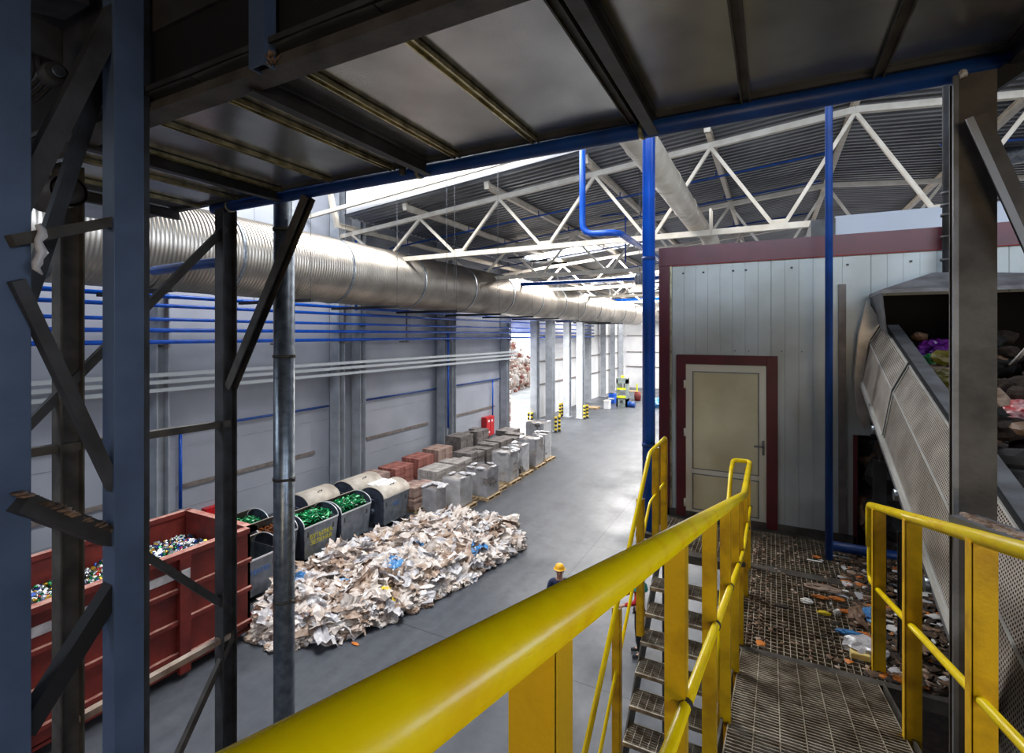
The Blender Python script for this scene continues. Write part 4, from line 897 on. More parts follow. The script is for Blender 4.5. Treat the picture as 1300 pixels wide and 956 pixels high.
# ================================================================== BINS
def make_bin(xf, y0, w, name_label, state, front_text=None, ink='ink_blue', dep=1.0):
    """xf: front face X; y0: near end; w: length along Y; state: open/closed"""
    y1 = y0+w; xb = xf-dep; zb, zr_ = .16, 1.08; xm = (xf+xb)/2; tp = .07
    t = thing('waste_container', (xm, (y0+y1)/2, 0), name_label, 'waste container', 'wheeled galvanised waste containers by the wall')
    b = MB(); th = .012
    def wallp(a, c, e, f): b.plate([a, c, e, f], th)
    A = [(xb+tp, y0+tp, zb), (xf-tp, y0+tp, zb), (xf-tp, y1-tp, zb), (xb+tp, y1-tp, zb)]
    B = [(xb, y0, zr_), (xf, y0, zr_), (xf, y1, zr_), (xb, y1, zr_)]
    b.add(A+B, [(0,3,2,1), (1,2,6,5), (3,0,4,7)])
    ai = [(x+(.02 if x < xm else -.02), y+(.02 if y < (y0+y1)/2 else -.02), z+.02) for x, y, z in A]; bi = [(x+(.02 if x < xm else -.02), y+(.02 if y < (y0+y1)/2 else -.02), z) for x, y, z in B]
    b.add(ai+bi, [(0,1,2,3), (5,6,2,1), (7,4,0,3), (4,5,1,0), (6,7,3,2)])
    b.add(B+bi, [(0,1,5,4), (1,2,6,5), (2,3,7,6), (3,0,4,7)])
    bd = b.build('body', 'bin', t)
    # end plates with arched top
    arc = [(math.cos(math.pi*k/14), math.sin(math.pi*k/14)) for k in range(15)]
    for yy, ta in ((y0, tp), (y1, -tp)):
        top = [(xm+dep/2*c, yy, zr_+.30*s) for c, s in arc]
        b = MB(); poly = [(xb+tp, yy+ta, zb), (xf-tp, yy+ta, zb)]+top
        b.plate(poly, .015, nrm=(0, 1, 0)); ep = b.build('end_plate', 'bin_end', t)
        b = MB(); b.tube([V3(*q_)+V3(0, .008, .004) for q_ in top], .014, 8); b.build('end_rim', 'lidedge', ep)
        if yy == y0:
            b = MB(); b.tube(fillet([(xm-.25, yy-.03, zr_+.05), (xm-.25, yy-.05, zr_-.35), (xm, yy-.05, zr_-.5)], .08), .025, 8); b.tube([(xm, yy-.06, zr_-.5), (xm, yy+.05, zr_-.5)], .09, 14); b.tube([(xm-.25, yy-.03, zr_-.05), (xm+.1, yy-.03, zr_-.1)], .02, 8); b.build('lifting_arm', 'bin_end', t)
    b = MB(); b.box(xf-.006, y0, zr_-.03, xf+.02, y1, zr_+.008); b.build('front_rim', 'lidedge', t)
    for yy in (y0+.12, y1-.2):
        b = MB(); b.box(xf-.05, yy, zr_-.3, xf-.012, yy+.06, zr_-.12); b.build('handle', 'steel_dark', bd)
    for (x, yy) in ((xf-.12, y0+.2), (xf-.12, y1-.2), (xb+.12, y0+.2), (xb+.12, y1-.2)):
        fk = MB().box(x-.03, yy-.03, .08, x+.03, yy+.03, .2).build('caster_fork', 'bin', t)
        wv = MB(); wv.tube([(x-.02, yy, .08), (x+.02, yy, .08)], .08, 14); wv.build('wheel', 'rubber', fk)
    if state == 'closed':
        n = 14; vs = []; 
        for k in range(n+1):
            c, s = math.cos(math.pi*k/n), math.sin(math.pi*k/n)
            for yy in (y0-.02, y1+.02): vs.append((xm+(dep/2+.03)*c, yy, zr_+.33*s+.0))
        for k in range(n+1):
            c, s = math.cos(math.pi*k/n), math.sin(math.pi*k/n)
            for yy in (y0-.02, y1+.02): vs.append((xm+(dep/2+.01)*c, yy, zr_+.31*s-.02))
        m_ = 2*(n+1); fs = [(2*k, 2*k+1, 2*k+3, 2*k+2) for k in range(n)]+[(m_+2*k, m_+2*k+2, m_+2*k+3, m_+2*k+1) for k in range(n)]
        fs += [(2*k, 2*k+2, m_+2*k+2, m_+2*k) for k in range(n)]+[(2*k+1, m_+2*k+1, m_+2*k+3, 2*k+3) for k in range(n)]
        b = MB(); b.add(vs, fs, True); ld = b.build('lid', 'lid', t)
        MB().tube(fillet([(xm+.28, (y0+y1)/2-.08, zr_+.27), (xm+.32, (y0+y1)/2-.08, zr_+.33), (xm+.32, (y0+y1)/2+.08, zr_+.33), (xm+.28, (y0+y1)/2+.08, zr_+.27)], .03), .012, 6).build('lid_handle', 'steel_dark', ld)
    else:
        n = 8; vs = []
        for k in range(n+1):
            a = math.pi*(.60+.40*k/n); c, s = math.cos(a), math.sin(a)
            for yy in (y0+.02, y1-.02):
                vs.append((xm+(dep/2+.03)*c, yy, zr_+.33*s)); vs.append((xm+(dep/2+.015)*c, yy, zr_+.315*s))
        fs = []
        for k in range(n): fs += [(4*k, 4*k+2, 4*k+6, 4*k+4), (4*k+1, 4*k+5, 4*k+7, 4*k+3)]
        b = MB(); b.add(vs, fs, True); b.build('rolled_lid', 'lid', t)
    if front_text:
        ly = (y0+y1)/2
        rot = (math.radians(90), 0, math.radians(90))
        for li, s_ in enumerate(front_text):
            text('writing', s_, .17 if len(front_text) > 1 else .16, (xf+.004-.02, ly+(.0), zr_-.34-.17*li), rot, ink, t)
    return t
def shards(x0, x1, y0, y1, z, ms, n, label, cat, name):
    b = MB(); b.mi = 2; b.box(x0, y0, .25, x1, y1, z-.06)
    for i in range(n):
        x, y = R.uniform(x0+.04, x1-.04), R.uniform(y0+.04, y1-.04); e = 1-((x-(x0+x1)/2)/((x1-x0)/2))**2
        c = V3(x, y, z+.13*e+R.uniform(-.06, .05)); b.mi = R.choice((0,0,0,1,2,2) if len(ms) > 2 else (0,))
        a = V3(R.uniform(-1,1), R.uniform(-1,1), R.uniform(-.6,.6)).normalized(); s_ = a.cross(V3(0,0,1)).normalized(); u_ = s_.cross(a)
        s_ = s_*R.uniform(.02, .05); u_ = u_*R.uniform(.005, .03); L_ = a*R.uniform(.03, .09)
        b.add([c-L_-s_, c-L_+s_, c+L_+s_*.6, c+L_-s_*.6, c+u_], [(0,1,4), (1,2,4), (2,3,4), (3,0,4), (3,2,1,0)])
    return tag(b.build(name, ms), label, cat, kind='stuff')
GS = ['green', 'green2', 'green3']
make_bin(-11.1, 7.45, 1.22, 'empty open waste container with blue handwriting, next to the red skip', 'open', ['СТЕКЛО'])
make_bin(-11.8, 8.70, 1.08, 'open waste container of brown glass hidden behind the downpipe', 'open')
make_bin(-11.62, 9.85, 1.24, 'open container of green glass with yellow handwriting on its front', 'open', ['БУТЫЛКА', 'ЗЕЛЕНАЯ'], 'ink_yellow')
make_bin(-11.55, 11.15, 1.26, 'open container of green glass between the yellow lettered and closed ones', 'open')
make_bin(-11.4, 12.85, 1.3, 'closed waste container with white boards on its lid and a blue mark', 'closed', ['ПЭТ'])
make_bin(-12.95, 8.5, 1.24, 'open container of green glass in the back row by the skip', 'open', dep=.95)
make_bin(-12.95, 11.15, 1.26, 'closed waste container with a pale lid under the paired wall columns', 'closed')
make_bin(-12.75, 12.9, 1.4, 'closed waste container with a dusty beige lid at the back row end', 'closed')
shards(-12.75, -11.87, 8.78, 9.7, 1.02, ['browng'], 300, 'broken brown glass filling the container behind the downpipe', 'broken glass', 'brown_glass')
shards(-12.55, -11.69, 9.93, 11.0, 1.10, GS, 520, 'green bottle shards heaped in the container with yellow lettering', 'broken glass', 'green_glass')
shards(-12.48, -11.62, 11.23, 12.33, 1.12, GS, 520, 'green bottle shards heaped in the container beside the closed one', 'broken glass', 'green_glass')
shards(-13.83, -13.02, 8.58, 9.66, 1.06, GS, 420, 'green bottle shards in the back row container by the skip', 'broken glass', 'green_glass')
shards(-12.02, -11.18, 7.53, 8.6, .5, ['green3'], 60, 'few dark green shards at the bottom of the nearly empty container', 'broken glass', 'dark_glass')
for i, dx in enumerate((0, .33)):
    tag(MB().obox((-12.13+dx, 12.95+.1*i, 1.41-.02*i), (-12.1+dx, 13.75+.05*i, 1.43-.02*i), .26, .02, up=(.25*(1 if i else .0), 0, 1)).build('white_board', 'white'), ['thin white board on the container lid, closer to the wall', 'thin white board on the container lid, closer to the film heap'][i], 'board')

# ================================================================== FILM HEAP
poly = [PZ(*q) for q in ((322, 818), (372, 826), (445, 812), (535, 772), (605, 732), (662, 697), (650, 672), (606, 662), (562, 662), (522, 674), (482, 688), (442, 702), (402, 722), (372, 742), (330, 772))]
cx_ = sum(p.x for p in poly)/len(poly); cy_ = sum(p.y for p in poly)/len(poly)
def inside(x, y):
    c = False; n = len(poly)
    for i in range(n):
        a, e = poly[i], poly[(i+1) % n]
        if (a.y > y) != (e.y > y) and x < (e.x-a.x)*(y-a.y)/(e.y-a.y)+a.x: c = not c
    return c
def edged(x, y):
    m = 9
    for i in range(len(poly)):
        a, e = poly[i], poly[(i+1) % len(poly)]; d_ = V3(e.x-a.x, e.y-a.y, 0); q_ = V3(x-a.x, y-a.y, 0); t_ = max(0, min(1, q_.dot(d_)/d_.length_squared)); m = min(m, (q_-d_*t_).length)
    return m
b = MB(); xs_ = [p.x for p in poly]; ys_ = [p.y for p in poly]; cnt = 0
for _ in range(9000):
    if cnt >= 1000: break
    x, y = R.uniform(min(xs_), max(xs_)), R.uniform(min(ys_), max(ys_))
    if not inside(x, y): continue
    e = edged(x, y); h = .50*min(1, e/.7)**.7*(.75+.5*noise.noise(V3(x, y, 0)))
    r = R.uniform(.09, .20) if e > .25 else R.uniform(.06, .11)
    b.mi = R.choices((0, 1, 2, 3, 4, 5), (46, 22, 26, 3, .4, 1.5))[0]
    b.blob((x, y, max(.05, h*R.uniform(.6, 1.05))), r, cnt, .5, 2.0, 3, (R.uniform(.8, 1.8), R.uniform(.8, 1.8), R.uniform(.5, .95))); cnt += 1
def sheet(b, c, r, seed):
    n = 9; a = V3(R.uniform(-1,1), R.uniform(-1,1), R.uniform(-.35,.35)).normalized(); t_ = V3(R.uniform(-1,1), R.uniform(-1,1), R.uniform(-.5,.5)); t_ = (t_-a*t_.dot(a)).normalized(); nn = a.cross(t_)
    if nn.z < 0: nn = -nn
    o_ = V3(seed*3.1, seed*1.7, seed*.9); vs = []; L_ = R.uniform(1, 2.2)
    for i in range(n):
        for j in range(n):
            u, v_ = i/(n-1)*2-1, j/(n-1)*2-1
            f = .38*(1-2.2*abs(noise.noise(V3(u*.7, v_*2.6, 0)+o_)))+.2*(1-2*abs(noise.noise(V3(u*2, v_*5, 4)+o_)))-.3*(u*u+v_*v_)
            w_ = 1+.35*noise.noise(V3(u*2, v_*2, 9)+o_)
            vs.append(c+(a*(u*L_*w_)+t_*(v_*w_)+nn*f)*r)
    b.add(vs, [(i*n+j, (i+1)*n+j, (i+1)*n+j+1, i*n+j+1) for i in range(n-1) for j in range(n-1)])
cnt = 0
for _ in range(20000):
    if cnt >= 1500: break
    x, y = R.uniform(min(xs_), max(xs_)), R.uniform(min(ys_), max(ys_))
    if not inside(x, y): continue
    e = edged(x, y); h = .54*min(1, e/.7)**.7*(.78+.5*noise.noise(V3(x, y, 0)))
    b.mi = R.choices((0, 1, 2, 3, 4, 5), (46, 24, 26, 2.2, .25, 1.5))[0]
    sheet(b, V3(x, y, max(.05, h+R.uniform(.0, .1))), R.uniform(.1, .24) if e > .2 else R.uniform(.07, .13), cnt+.5); cnt += 1
tag(b.build('plastic_film_heap', ['film', 'film2', 'film3', 'film_blue', 'film_yellow', 'film_brown']), 'big heap of crumpled white and beige plastic film on the floor', 'plastic film', kind='stuff')
for px, py, r, m, lab in ((448, 792, .09, 'paper', 'white paper slip on the floor at the foot of the film heap'), (451, 817, .05, 'orange', 'small orange scrap lying on the floor before the film heap'), (436, 806, .12, 'film_blue', 'blue plastic piece at the front edge of the film heap')):
    p = PZ(px, py, .02); tag(MB().blob(p, r, px, .3, 1.6, 2, (1.6, .7, .25)).build('floor_scrap', m), lab, 'scrap')

# ================================================================== PALLETS, SLABS, WRAPPED LOADS
def make_pallet(x, y, label):
    t = thing('wooden_pallet', (x, y, 0), label, 'pallet', 'wooden pallets under the slab loads'); W, D_ = 1.0, 1.1
    for i in range(3): MB().box(x-W/2, y-D_/2+i*(D_-.1)/2, .022, x+W/2, y-D_/2+i*(D_-.1)/2+.1, .115).build('bearer', 'wood', t)
    for i in range(6): MB().box(x-W/2+i*(W-.12)/5, y-D_/2, .115, x-W/2+i*(W-.12)/5+.12, y+D_/2, .135).build('top_board', 'wood', t)
    for i in range(3): MB().box(x-W/2+i*(W-.1)/2, y-D_/2, 0, x-W/2+i*(W-.1)/2+.1, y+D_/2, .022).build('bottom_board', 'wood', t)
    return t
# (x, y, kind, height, wx, wy, description)
LD = [(-10.75, 14.75, 'wrapdark', .95, .62, .62, 'small load half wrapped in loose white film nearest the closed container'),
      (-10.55, 15.95, 'wrapcore', 1.05, .8, .85, 'grey film wrapped block load, second along the aisle'),
      (-10.35, 17.5, 'wrapdark', 1.1, .95, .95, 'dark and white wrapped load with a red edged top, third along the aisle'),
      (-10.5, 19.7, 'wrapcore', 1.25, .85, .95, 'tall load in clear film with a ragged black top'),
      (-10.55, 21.1, 'wrapwhite', 1.25, .7, .8, 'load draped with white film and a dark foot'),
      (-10.6, 22.6, 'wrapcore', 1.3, .9, .95, 'square grey wrapped load with a flat pale top'),
      (-10.65, 24.0, 'wrapwhite', 1.25, .7, .8, 'last wrapped pale load along the aisle'),
      (-12.0, 26.6, 'wrapwhite', 1.35, 1.1, 1.1, 'clear wrapped load standing behind at the end of the rows')]
pl0 = None
for (x, y, m, h, wx, wy, lab) in LD:
    if pl0 is None: pl0 = p_ = make_pallet(x+.05, y, 'wooden pallet beneath the ' + lab)
    else: p_ = copy_tree(pl0); p_.location = V3(x+.05, y, 0); p_['label'] = ' '.join(('wooden pallet beneath the '+lab).split()[:15])
    t = thing('wrapped_load', (x, y, .135), lab, 'wrapped load', 'film wrapped loads on pallets')
    b = MB(); n = 7
    for k in range(n):
        z0 = .14+k*(h-.05)/n; b.box(x-wx/2+.02, y-wy/2+.02, z0, x+wx/2-.02, y+wy/2-.02, z0+(h-.05)/n-.012)
    b.build('slabs', 'slab_dark' if m != 'wrapcore' else 'slab_grey', t)
    # wrinkled film shell
    b = MB(); vs = []; N1, N2 = 40, 12
    for j in range(N2+1):
        for i in range(N1):
            s_ = i/N1*4; sd_ = int(s_); f = s_-sd_; cr = [(-1,-1),(1,-1),(1,1),(-1,1)]; a = cr[sd_]; c = cr[(sd_+1) % 4]
            X_ = (a[0]+(c[0]-a[0])*f)*wx/2; Y_ = (a[1]+(c[1]-a[1])*f)*wy/2
            z_ = .15+(h)*j/N2; nn = noise.noise(V3(X_*4+x, Y_*4+y, z_*3)); k_ = 1+.018*nn+.008*noise.noise(V3(X_*12, Y_*12, z_*9+x))
            vs.append((x+X_*k_, y+Y_*k_, z_+(.03*noise.noise(V3(X_*6, Y_*6, y)) if j == N2 else 0)))
    fs = [(j*N1+i, j*N1+(i+1) % N1, (j+1)*N1+(i+1) % N1, (j+1)*N1+i) for j in range(N2) for i in range(N1)]
    keep = [f for f in fs if not (noise.noise(V3(vs[f[0]][0]*1.7+y, vs[f[0]][1]*1.7, vs[f[0]][2]*1.7)) > .33)]
    b.add(vs, keep, True); b.build('film_wrap', m, t)
    b = MB()
    for i in range(5):
        ex, ey = R.choice(((1, 0), (0, -1), (0, 1), (-1, 0))); q_ = R.uniform(-.35, .35)
        b.blob((x+(ex*.46 or q_)*wx, y+(ey*.46 or q_)*wy, .15+h), R.uniform(.06, .12), int(x*10+y*7+i), .4, 2.2, 2, (1+abs(ey), 1+abs(ex), .45))
    b.build('film_fold', 'film3', t)
sl = bpy.data.meshes.new('slab_mesh')
def slab_mesh(m):
    b = MB(); b.box(-.23, -.29, 0, .23, .29, .085); o = b.build('paving_slab', m, bevel=0); me = o.data; bpy.data.objects.remove(o); return me
SM = {m: slab_mesh(m) for m in ('slab_grey', 'slab_dark', 'slab_red', 'slab_brown')}
G = [(-12.0, 15.2, 'slab_brown', 9, 'brown slab in the low block behind the small half wrapped load'),
     (-12.0, 16.6, 'slab_grey', 12, 'grey slab in the stack behind the second wrapped load'),
     (-12.0, 18.0, 'slab_grey', 12, 'grey slab in the stack behind the red edged load'),
     (-14.3, 15.4, 'slab_brown', 9, 'brown slab in the row against the wall, block nearest the closed bins'),
     (-14.3, 16.9, 'slab_red', 9, 'red slab in the wall row, second block from the closed bins'),
     (-14.3, 18.4, 'slab_red', 10, 'red slab in the wall row, third block from the closed bins'),
     (-14.3, 19.9, 'slab_brown', 11, 'brown slab in the wall row, right after the red blocks'),
     (-12.2, 19.4, 'slab_dark', 13, 'dark slab in the block behind the ragged black topped load'),
     (-12.2, 20.8, 'slab_dark', 13, 'dark slab in the block behind the white draped load'),
     (-12.2, 22.2, 'slab_dark', 13, 'dark slab in the block behind the square grey wrapped load'),
     (-12.2, 23.6, 'slab_dark', 13, 'dark slab in the block behind the last pale load'),
     (-14.3, 21.8, 'slab_dark', 14, 'dark slab in the tall block touching the wall before the red cabinet'),
     (-14.3, 23.4, 'slab_dark', 14, 'dark slab in the tall wall block nearest the red cabinet'),
     (-13.2, 25.1, 'slab_dark', 12, 'dark slab in the last block near the gateway')]
nsl = 0; rest = {}
for gi, (x, y, m, n, lab) in enumerate(G):
    for (ix, iy) in ((.24, -.3), (.24, .3), (-.24, -.3), (-.24, .3)):
        nn = n-R.choice((0, 0, 0, 1)) 
        for k in range(nn):
            vis = (ix > 0 or k >= nn-2)
            cx2 = x+ix+R.uniform(-.012, .012); cy2 = y+iy+R.uniform(-.012, .012)
            if vis and nsl < 300:
                o = bpy.data.objects.new('paving_slab', SM[m]); COL.objects.link(o); o.location = (cx2, cy2, .14+k*.087); o.rotation_euler = (0,0,R.uniform(-.02, .02))
                tag(o, lab, 'paving slab', lab.replace(' slab in ', ' slabs in ')); nsl += 1
            else: rest.setdefault(m, []).append((cx2, cy2, .14+k*.087))
b = MB(); rm = list(rest)
for mi, m in enumerate(rm):
    b.mi = mi
    for (cx2, cy2, z) in rest[m]: b.box(cx2-.23, cy2-.29, z, cx2+.23, cy2+.29, z+.085)
tag(b.build('paving_slabs', rm), 'remaining grey, red and dark paving slabs inside the stacked blocks', 'paving slabs', kind='stuff')
for (x, y, m, n, lab) in G:
    p_ = copy_tree(pl0); p_.location = V3(x, y, 0); p_['label'] = ' '.join(('wooden pallet under the ' + lab.split(' slab in ')[0] + ' slabs, ' + lab.split(' slab in ')[1]).split()[:16])
# two big bare pallets poking into the aisle
for x, y, lab in ((-9.95, 18.35, 'bare wooden pallet poking into the aisle before the tall clear load'), (-10.2, 16.75, 'bare wooden pallet edge between the second and third loads')):
    p_ = copy_tree(pl0); p_.location = V3(x-.5, y, 0); p_['label'] = lab

# ================================================================== GATEWAY AREA
fc = thing('fire_cabinet', (WX+.15, 27.7, .1), 'red wall cabinet with white signs above the dark slabs', 'cabinet')
MB().box(WX+.01, 27.2, .12, WX+.34, 28.25, 1.32).build('body', 'red', fc, bevel=.01); MB().box(WX+.34, 27.25, .17, WX+.36, 27.70, 1.27).build('door', 'red', fc); MB().box(WX+.34, 27.74, .17, WX+.36, 28.2, 1.27).build('door', 'red', fc)
b = MB(); b.box(WX+.36, 27.42, 1.0, WX+.365, 27.62, 1.14); b.box(WX+.36, 27.84, .98, WX+.365, 28.02, 1.12); b.box(WX+.36, 27.5, .32, WX+.365, 27.64, .42); b.build('sign', 'white', fc)
f2 = thing('fire_cabinet', (WX+.15, 53.2, 0), 'tall far red wall cabinet beyond the green press', 'cabinet'); pf = PX(810, 483, WX+.3)
MB().box(WX+.01, pf.y-.6, pf.z-.55, WX+.35, pf.y+.6, pf.z+.55).build('body', 'red', f2); MB().box(WX+.35, pf.y-.2, pf.z+.1, WX+.355, pf.y+.2, pf.z+.3).build('sign', 'white', f2)
def bollard(px, py, lab, first=[None]):
    p = PZ(px, py)
    if first[0] is None:
        t = thing('striped_post', p, lab, 'bollard', 'yellow and black guard posts at the columns'); H = 1.05
        for k in range(8): MB().tube([(p.x, p.y, k*H/8), (p.x, p.y, (k+1)*H/8)], .09, 14).build('band', 'film_yellow' if k % 2 else 'black', t)
        MB().box(p.x-.14, p.y-.14, 0, p.x+.14, p.y+.14, .015).build('base_plate', 'black', t); first[0] = t
    else: t = copy_tree(first[0]); t.location = p
    t['label'] = lab
for px, py, lab in ((671, 542, 'striped guard post before the gateway column, on the wall side'), (675, 542.5, 'striped guard post touching the gateway column, on the aisle side'), (705.5, 549, 'striped guard post at the inner column, nearer to the slabs'), (710, 547.5, 'striped guard post at the inner column, nearer to the aisle'),
                    (711, 529, 'striped guard post behind the inner column, wall side'), (714, 528, 'striped guard post behind the inner column, aisle side'), (742, 532, 'striped guard post beyond the far column pair, wall side'), (745.5, 531, 'striped guard post beyond the far column pair, aisle side')):
    bollard(px, py, lab)
# green-grey press
pr = PZ(790.5, 516); t = thing('hydraulic_press', pr, 'upright green-grey press with lime yellow bars far down the hall', 'press machine')
x, y = pr.x, pr.y
b = MB(); b.box(x-.48, y-.4, 0, x-.34, y+.4, 2.5); b.box(x+.34, y-.4, 0, x+.48, y+.4, 2.5); b.box(x-.48, y-.4, 2.1, x+.48, y+.4, 2.6); b.box(x-.48, y-.4, 0, x+.48, y+.4, .75); b.build('frame', 'machine', t)
for z in (1.55, .82): MB().box(x-.4, y-.45, z, x+.4, y+.3, z+.14).build('press_bar', 'lime', t)
for s in (-.15, .15): MB().tube([(x+s, y, 1.69), (x+s, y, 2.1)], .06, 10).build('ram', 'galv', t)
MB().box(x-.12, y-.15, 2.6, x+.14, y+.15, 2.8).build('top_cap', 'lime', t); MB().box(x-.12, y-.42, .35, x+.12, y-.40, .6).build('hatch', 'steel_dark', t)
def fbox(px0, px1, py0, py1, dep, name, m, lab, cat):
    a = PZ((px0+px1)/2, py1); w = (px1-px0)/F*math.hypot(a.x, a.y)*.9; h = (py1-py0)/(py1-425)*CZ
    tg = thing(name, a, lab, cat)
    MB().box(a.x-w/2, a.y, .0, a.x+w/2, a.y+dep, h).build('body', m, tg, bevel=.03); return tg, a, w, h
tg, a, w, h = fbox(772, 780, 500, 512.5, .8, 'pump_unit', 'blue_pipe', 'blue pump unit standing before the green-grey press', 'machine'); MB().tube([(a.x, a.y+.2, h), (a.x, a.y+.2, h+.15)], .2, 12).build('cap', 'steel_grey', tg); MB().box(a.x-w/2, a.y-.02, h*.45, a.x+w/2, a.y+.02, h*.6).build('band', 'white', tg)
tg, a, w, h = fbox(766, 773.5, 509, 519.5, .6, 'white_box', 'white', 'white plastic box on the floor near the blue pump unit', 'box'); MB().box(a.x-w/2-.02, a.y-.02, h-.08, a.x+w/2+.02, a.y+.62, h+.02).build('lid', 'paper', tg)
a = PZ(802, 517); tg = thing('blue_drum', a, 'blue drum lying at the foot of the press', 'drum'); MB().tube([a+V3(-.3,0,.25), a+V3(.3,0,.25)], .25, 18).build('shell', 'blue_dark', tg); MB().tube([a+V3(-.32,0,.25), a+V3(-.28,0,.25)], .27, 18).build('hoop', 'blue_pipe', tg)
a = PZ(809.5, 508.5); tg = thing('brown_barrel', a, 'rusty brown barrel below the far red cabinet', 'barrel'); MB().lathe(a, [(0,.02),(.3,.02),(.33,.4),(.3,.85),(.26,.85),(.0,.8)], 16).build('shell', 'skip', tg); MB().lathe(a, [(.335,.38),(.345,.4),(.335,.44)], 16).build('hoop', 'steel_dark', tg)
a = PZ(803, 507); tg = thing('work_bench', a, 'pale bench with lime guard panels next to the press', 'bench'); MB().box(a.x-.5, a.y-.3, .8, a.x+.6, a.y+.4, .86).build('bench_top', 'wood', tg)
for sx in (-.45, .55):
    for sy in (-.25, .35): MB().box(a.x+sx-.03, a.y+sy-.03, 0, a.x+sx+.03, a.y+sy+.03, .8).build('leg', 'machine', tg)
for sx in (-.45, .4): MB().box(a.x+sx, a.y-.1, .86, a.x+sx+.14, a.y-.05, 1.6).build('guard_panel', 'lime', tg)
a = PZ(836, 517); tag(MB().blob(a+V3(0,0,.35), .6, 3, .25, 1.3, 3, (1.2, 1, .7)).build('blue_tarpaulin', 'film_blue'), 'blue and white tarpaulin bundle between blue pole and cabin corner', 'tarpaulin')
for px, py in ((752, 519.5), (757, 519)): pass
p_ = copy_tree(pl0); p_.location = PZ(753, 518.5); p_['label'] = 'lone wooden pallet by the dark column at the pale far wall'
# dark floor cable conduit on far wall
a = PX(749.5, 480, WX+.1); tag(MB().tube([(WX+.1, a.y, 1.6), (WX+.1, a.y, 6.0), (WX+.1, a.y-1.6, 6.05)], .05, 8).build('drain_pipe', 'steel_dark'), 'dark thin drain pipe on the pale wall past the gateway', 'pipe')
# outside: rubble bank seen through the gate
b = MB()
for i in range(1100):
    f = R.random(); yy = 42+20*f; b.mi = R.choice((0, 0, 1, 2, 2)); dpt = R.uniform(0, 5); b.blob((-25-dpt-f*2, yy, R.uniform(0, 1.5+dpt*.9)), R.uniform(.15, .4), i, .3, 1.5, 1)
tag(b.build('waste_bales', ['rubble', 'slab_red', 'film']), 'pale bank of baled waste outside, seen through the gateway', 'waste', kind='stuff')
# tattered brown strip at the gate post
b = MB(); 
for k in range(40):
    z = .1+k*.16; b.mi = R.choice((0, 1, 2)); b.box(WX+.02, 30.82+R.uniform(-.05, .02), z, WX+.1, 31.02+R.uniform(-.02, .05), z+.14)
tag(b.build('gate_post', ['slab_red', 'film', 'film_brown']), 'scuffed brown and white edge post of the gateway', 'post')

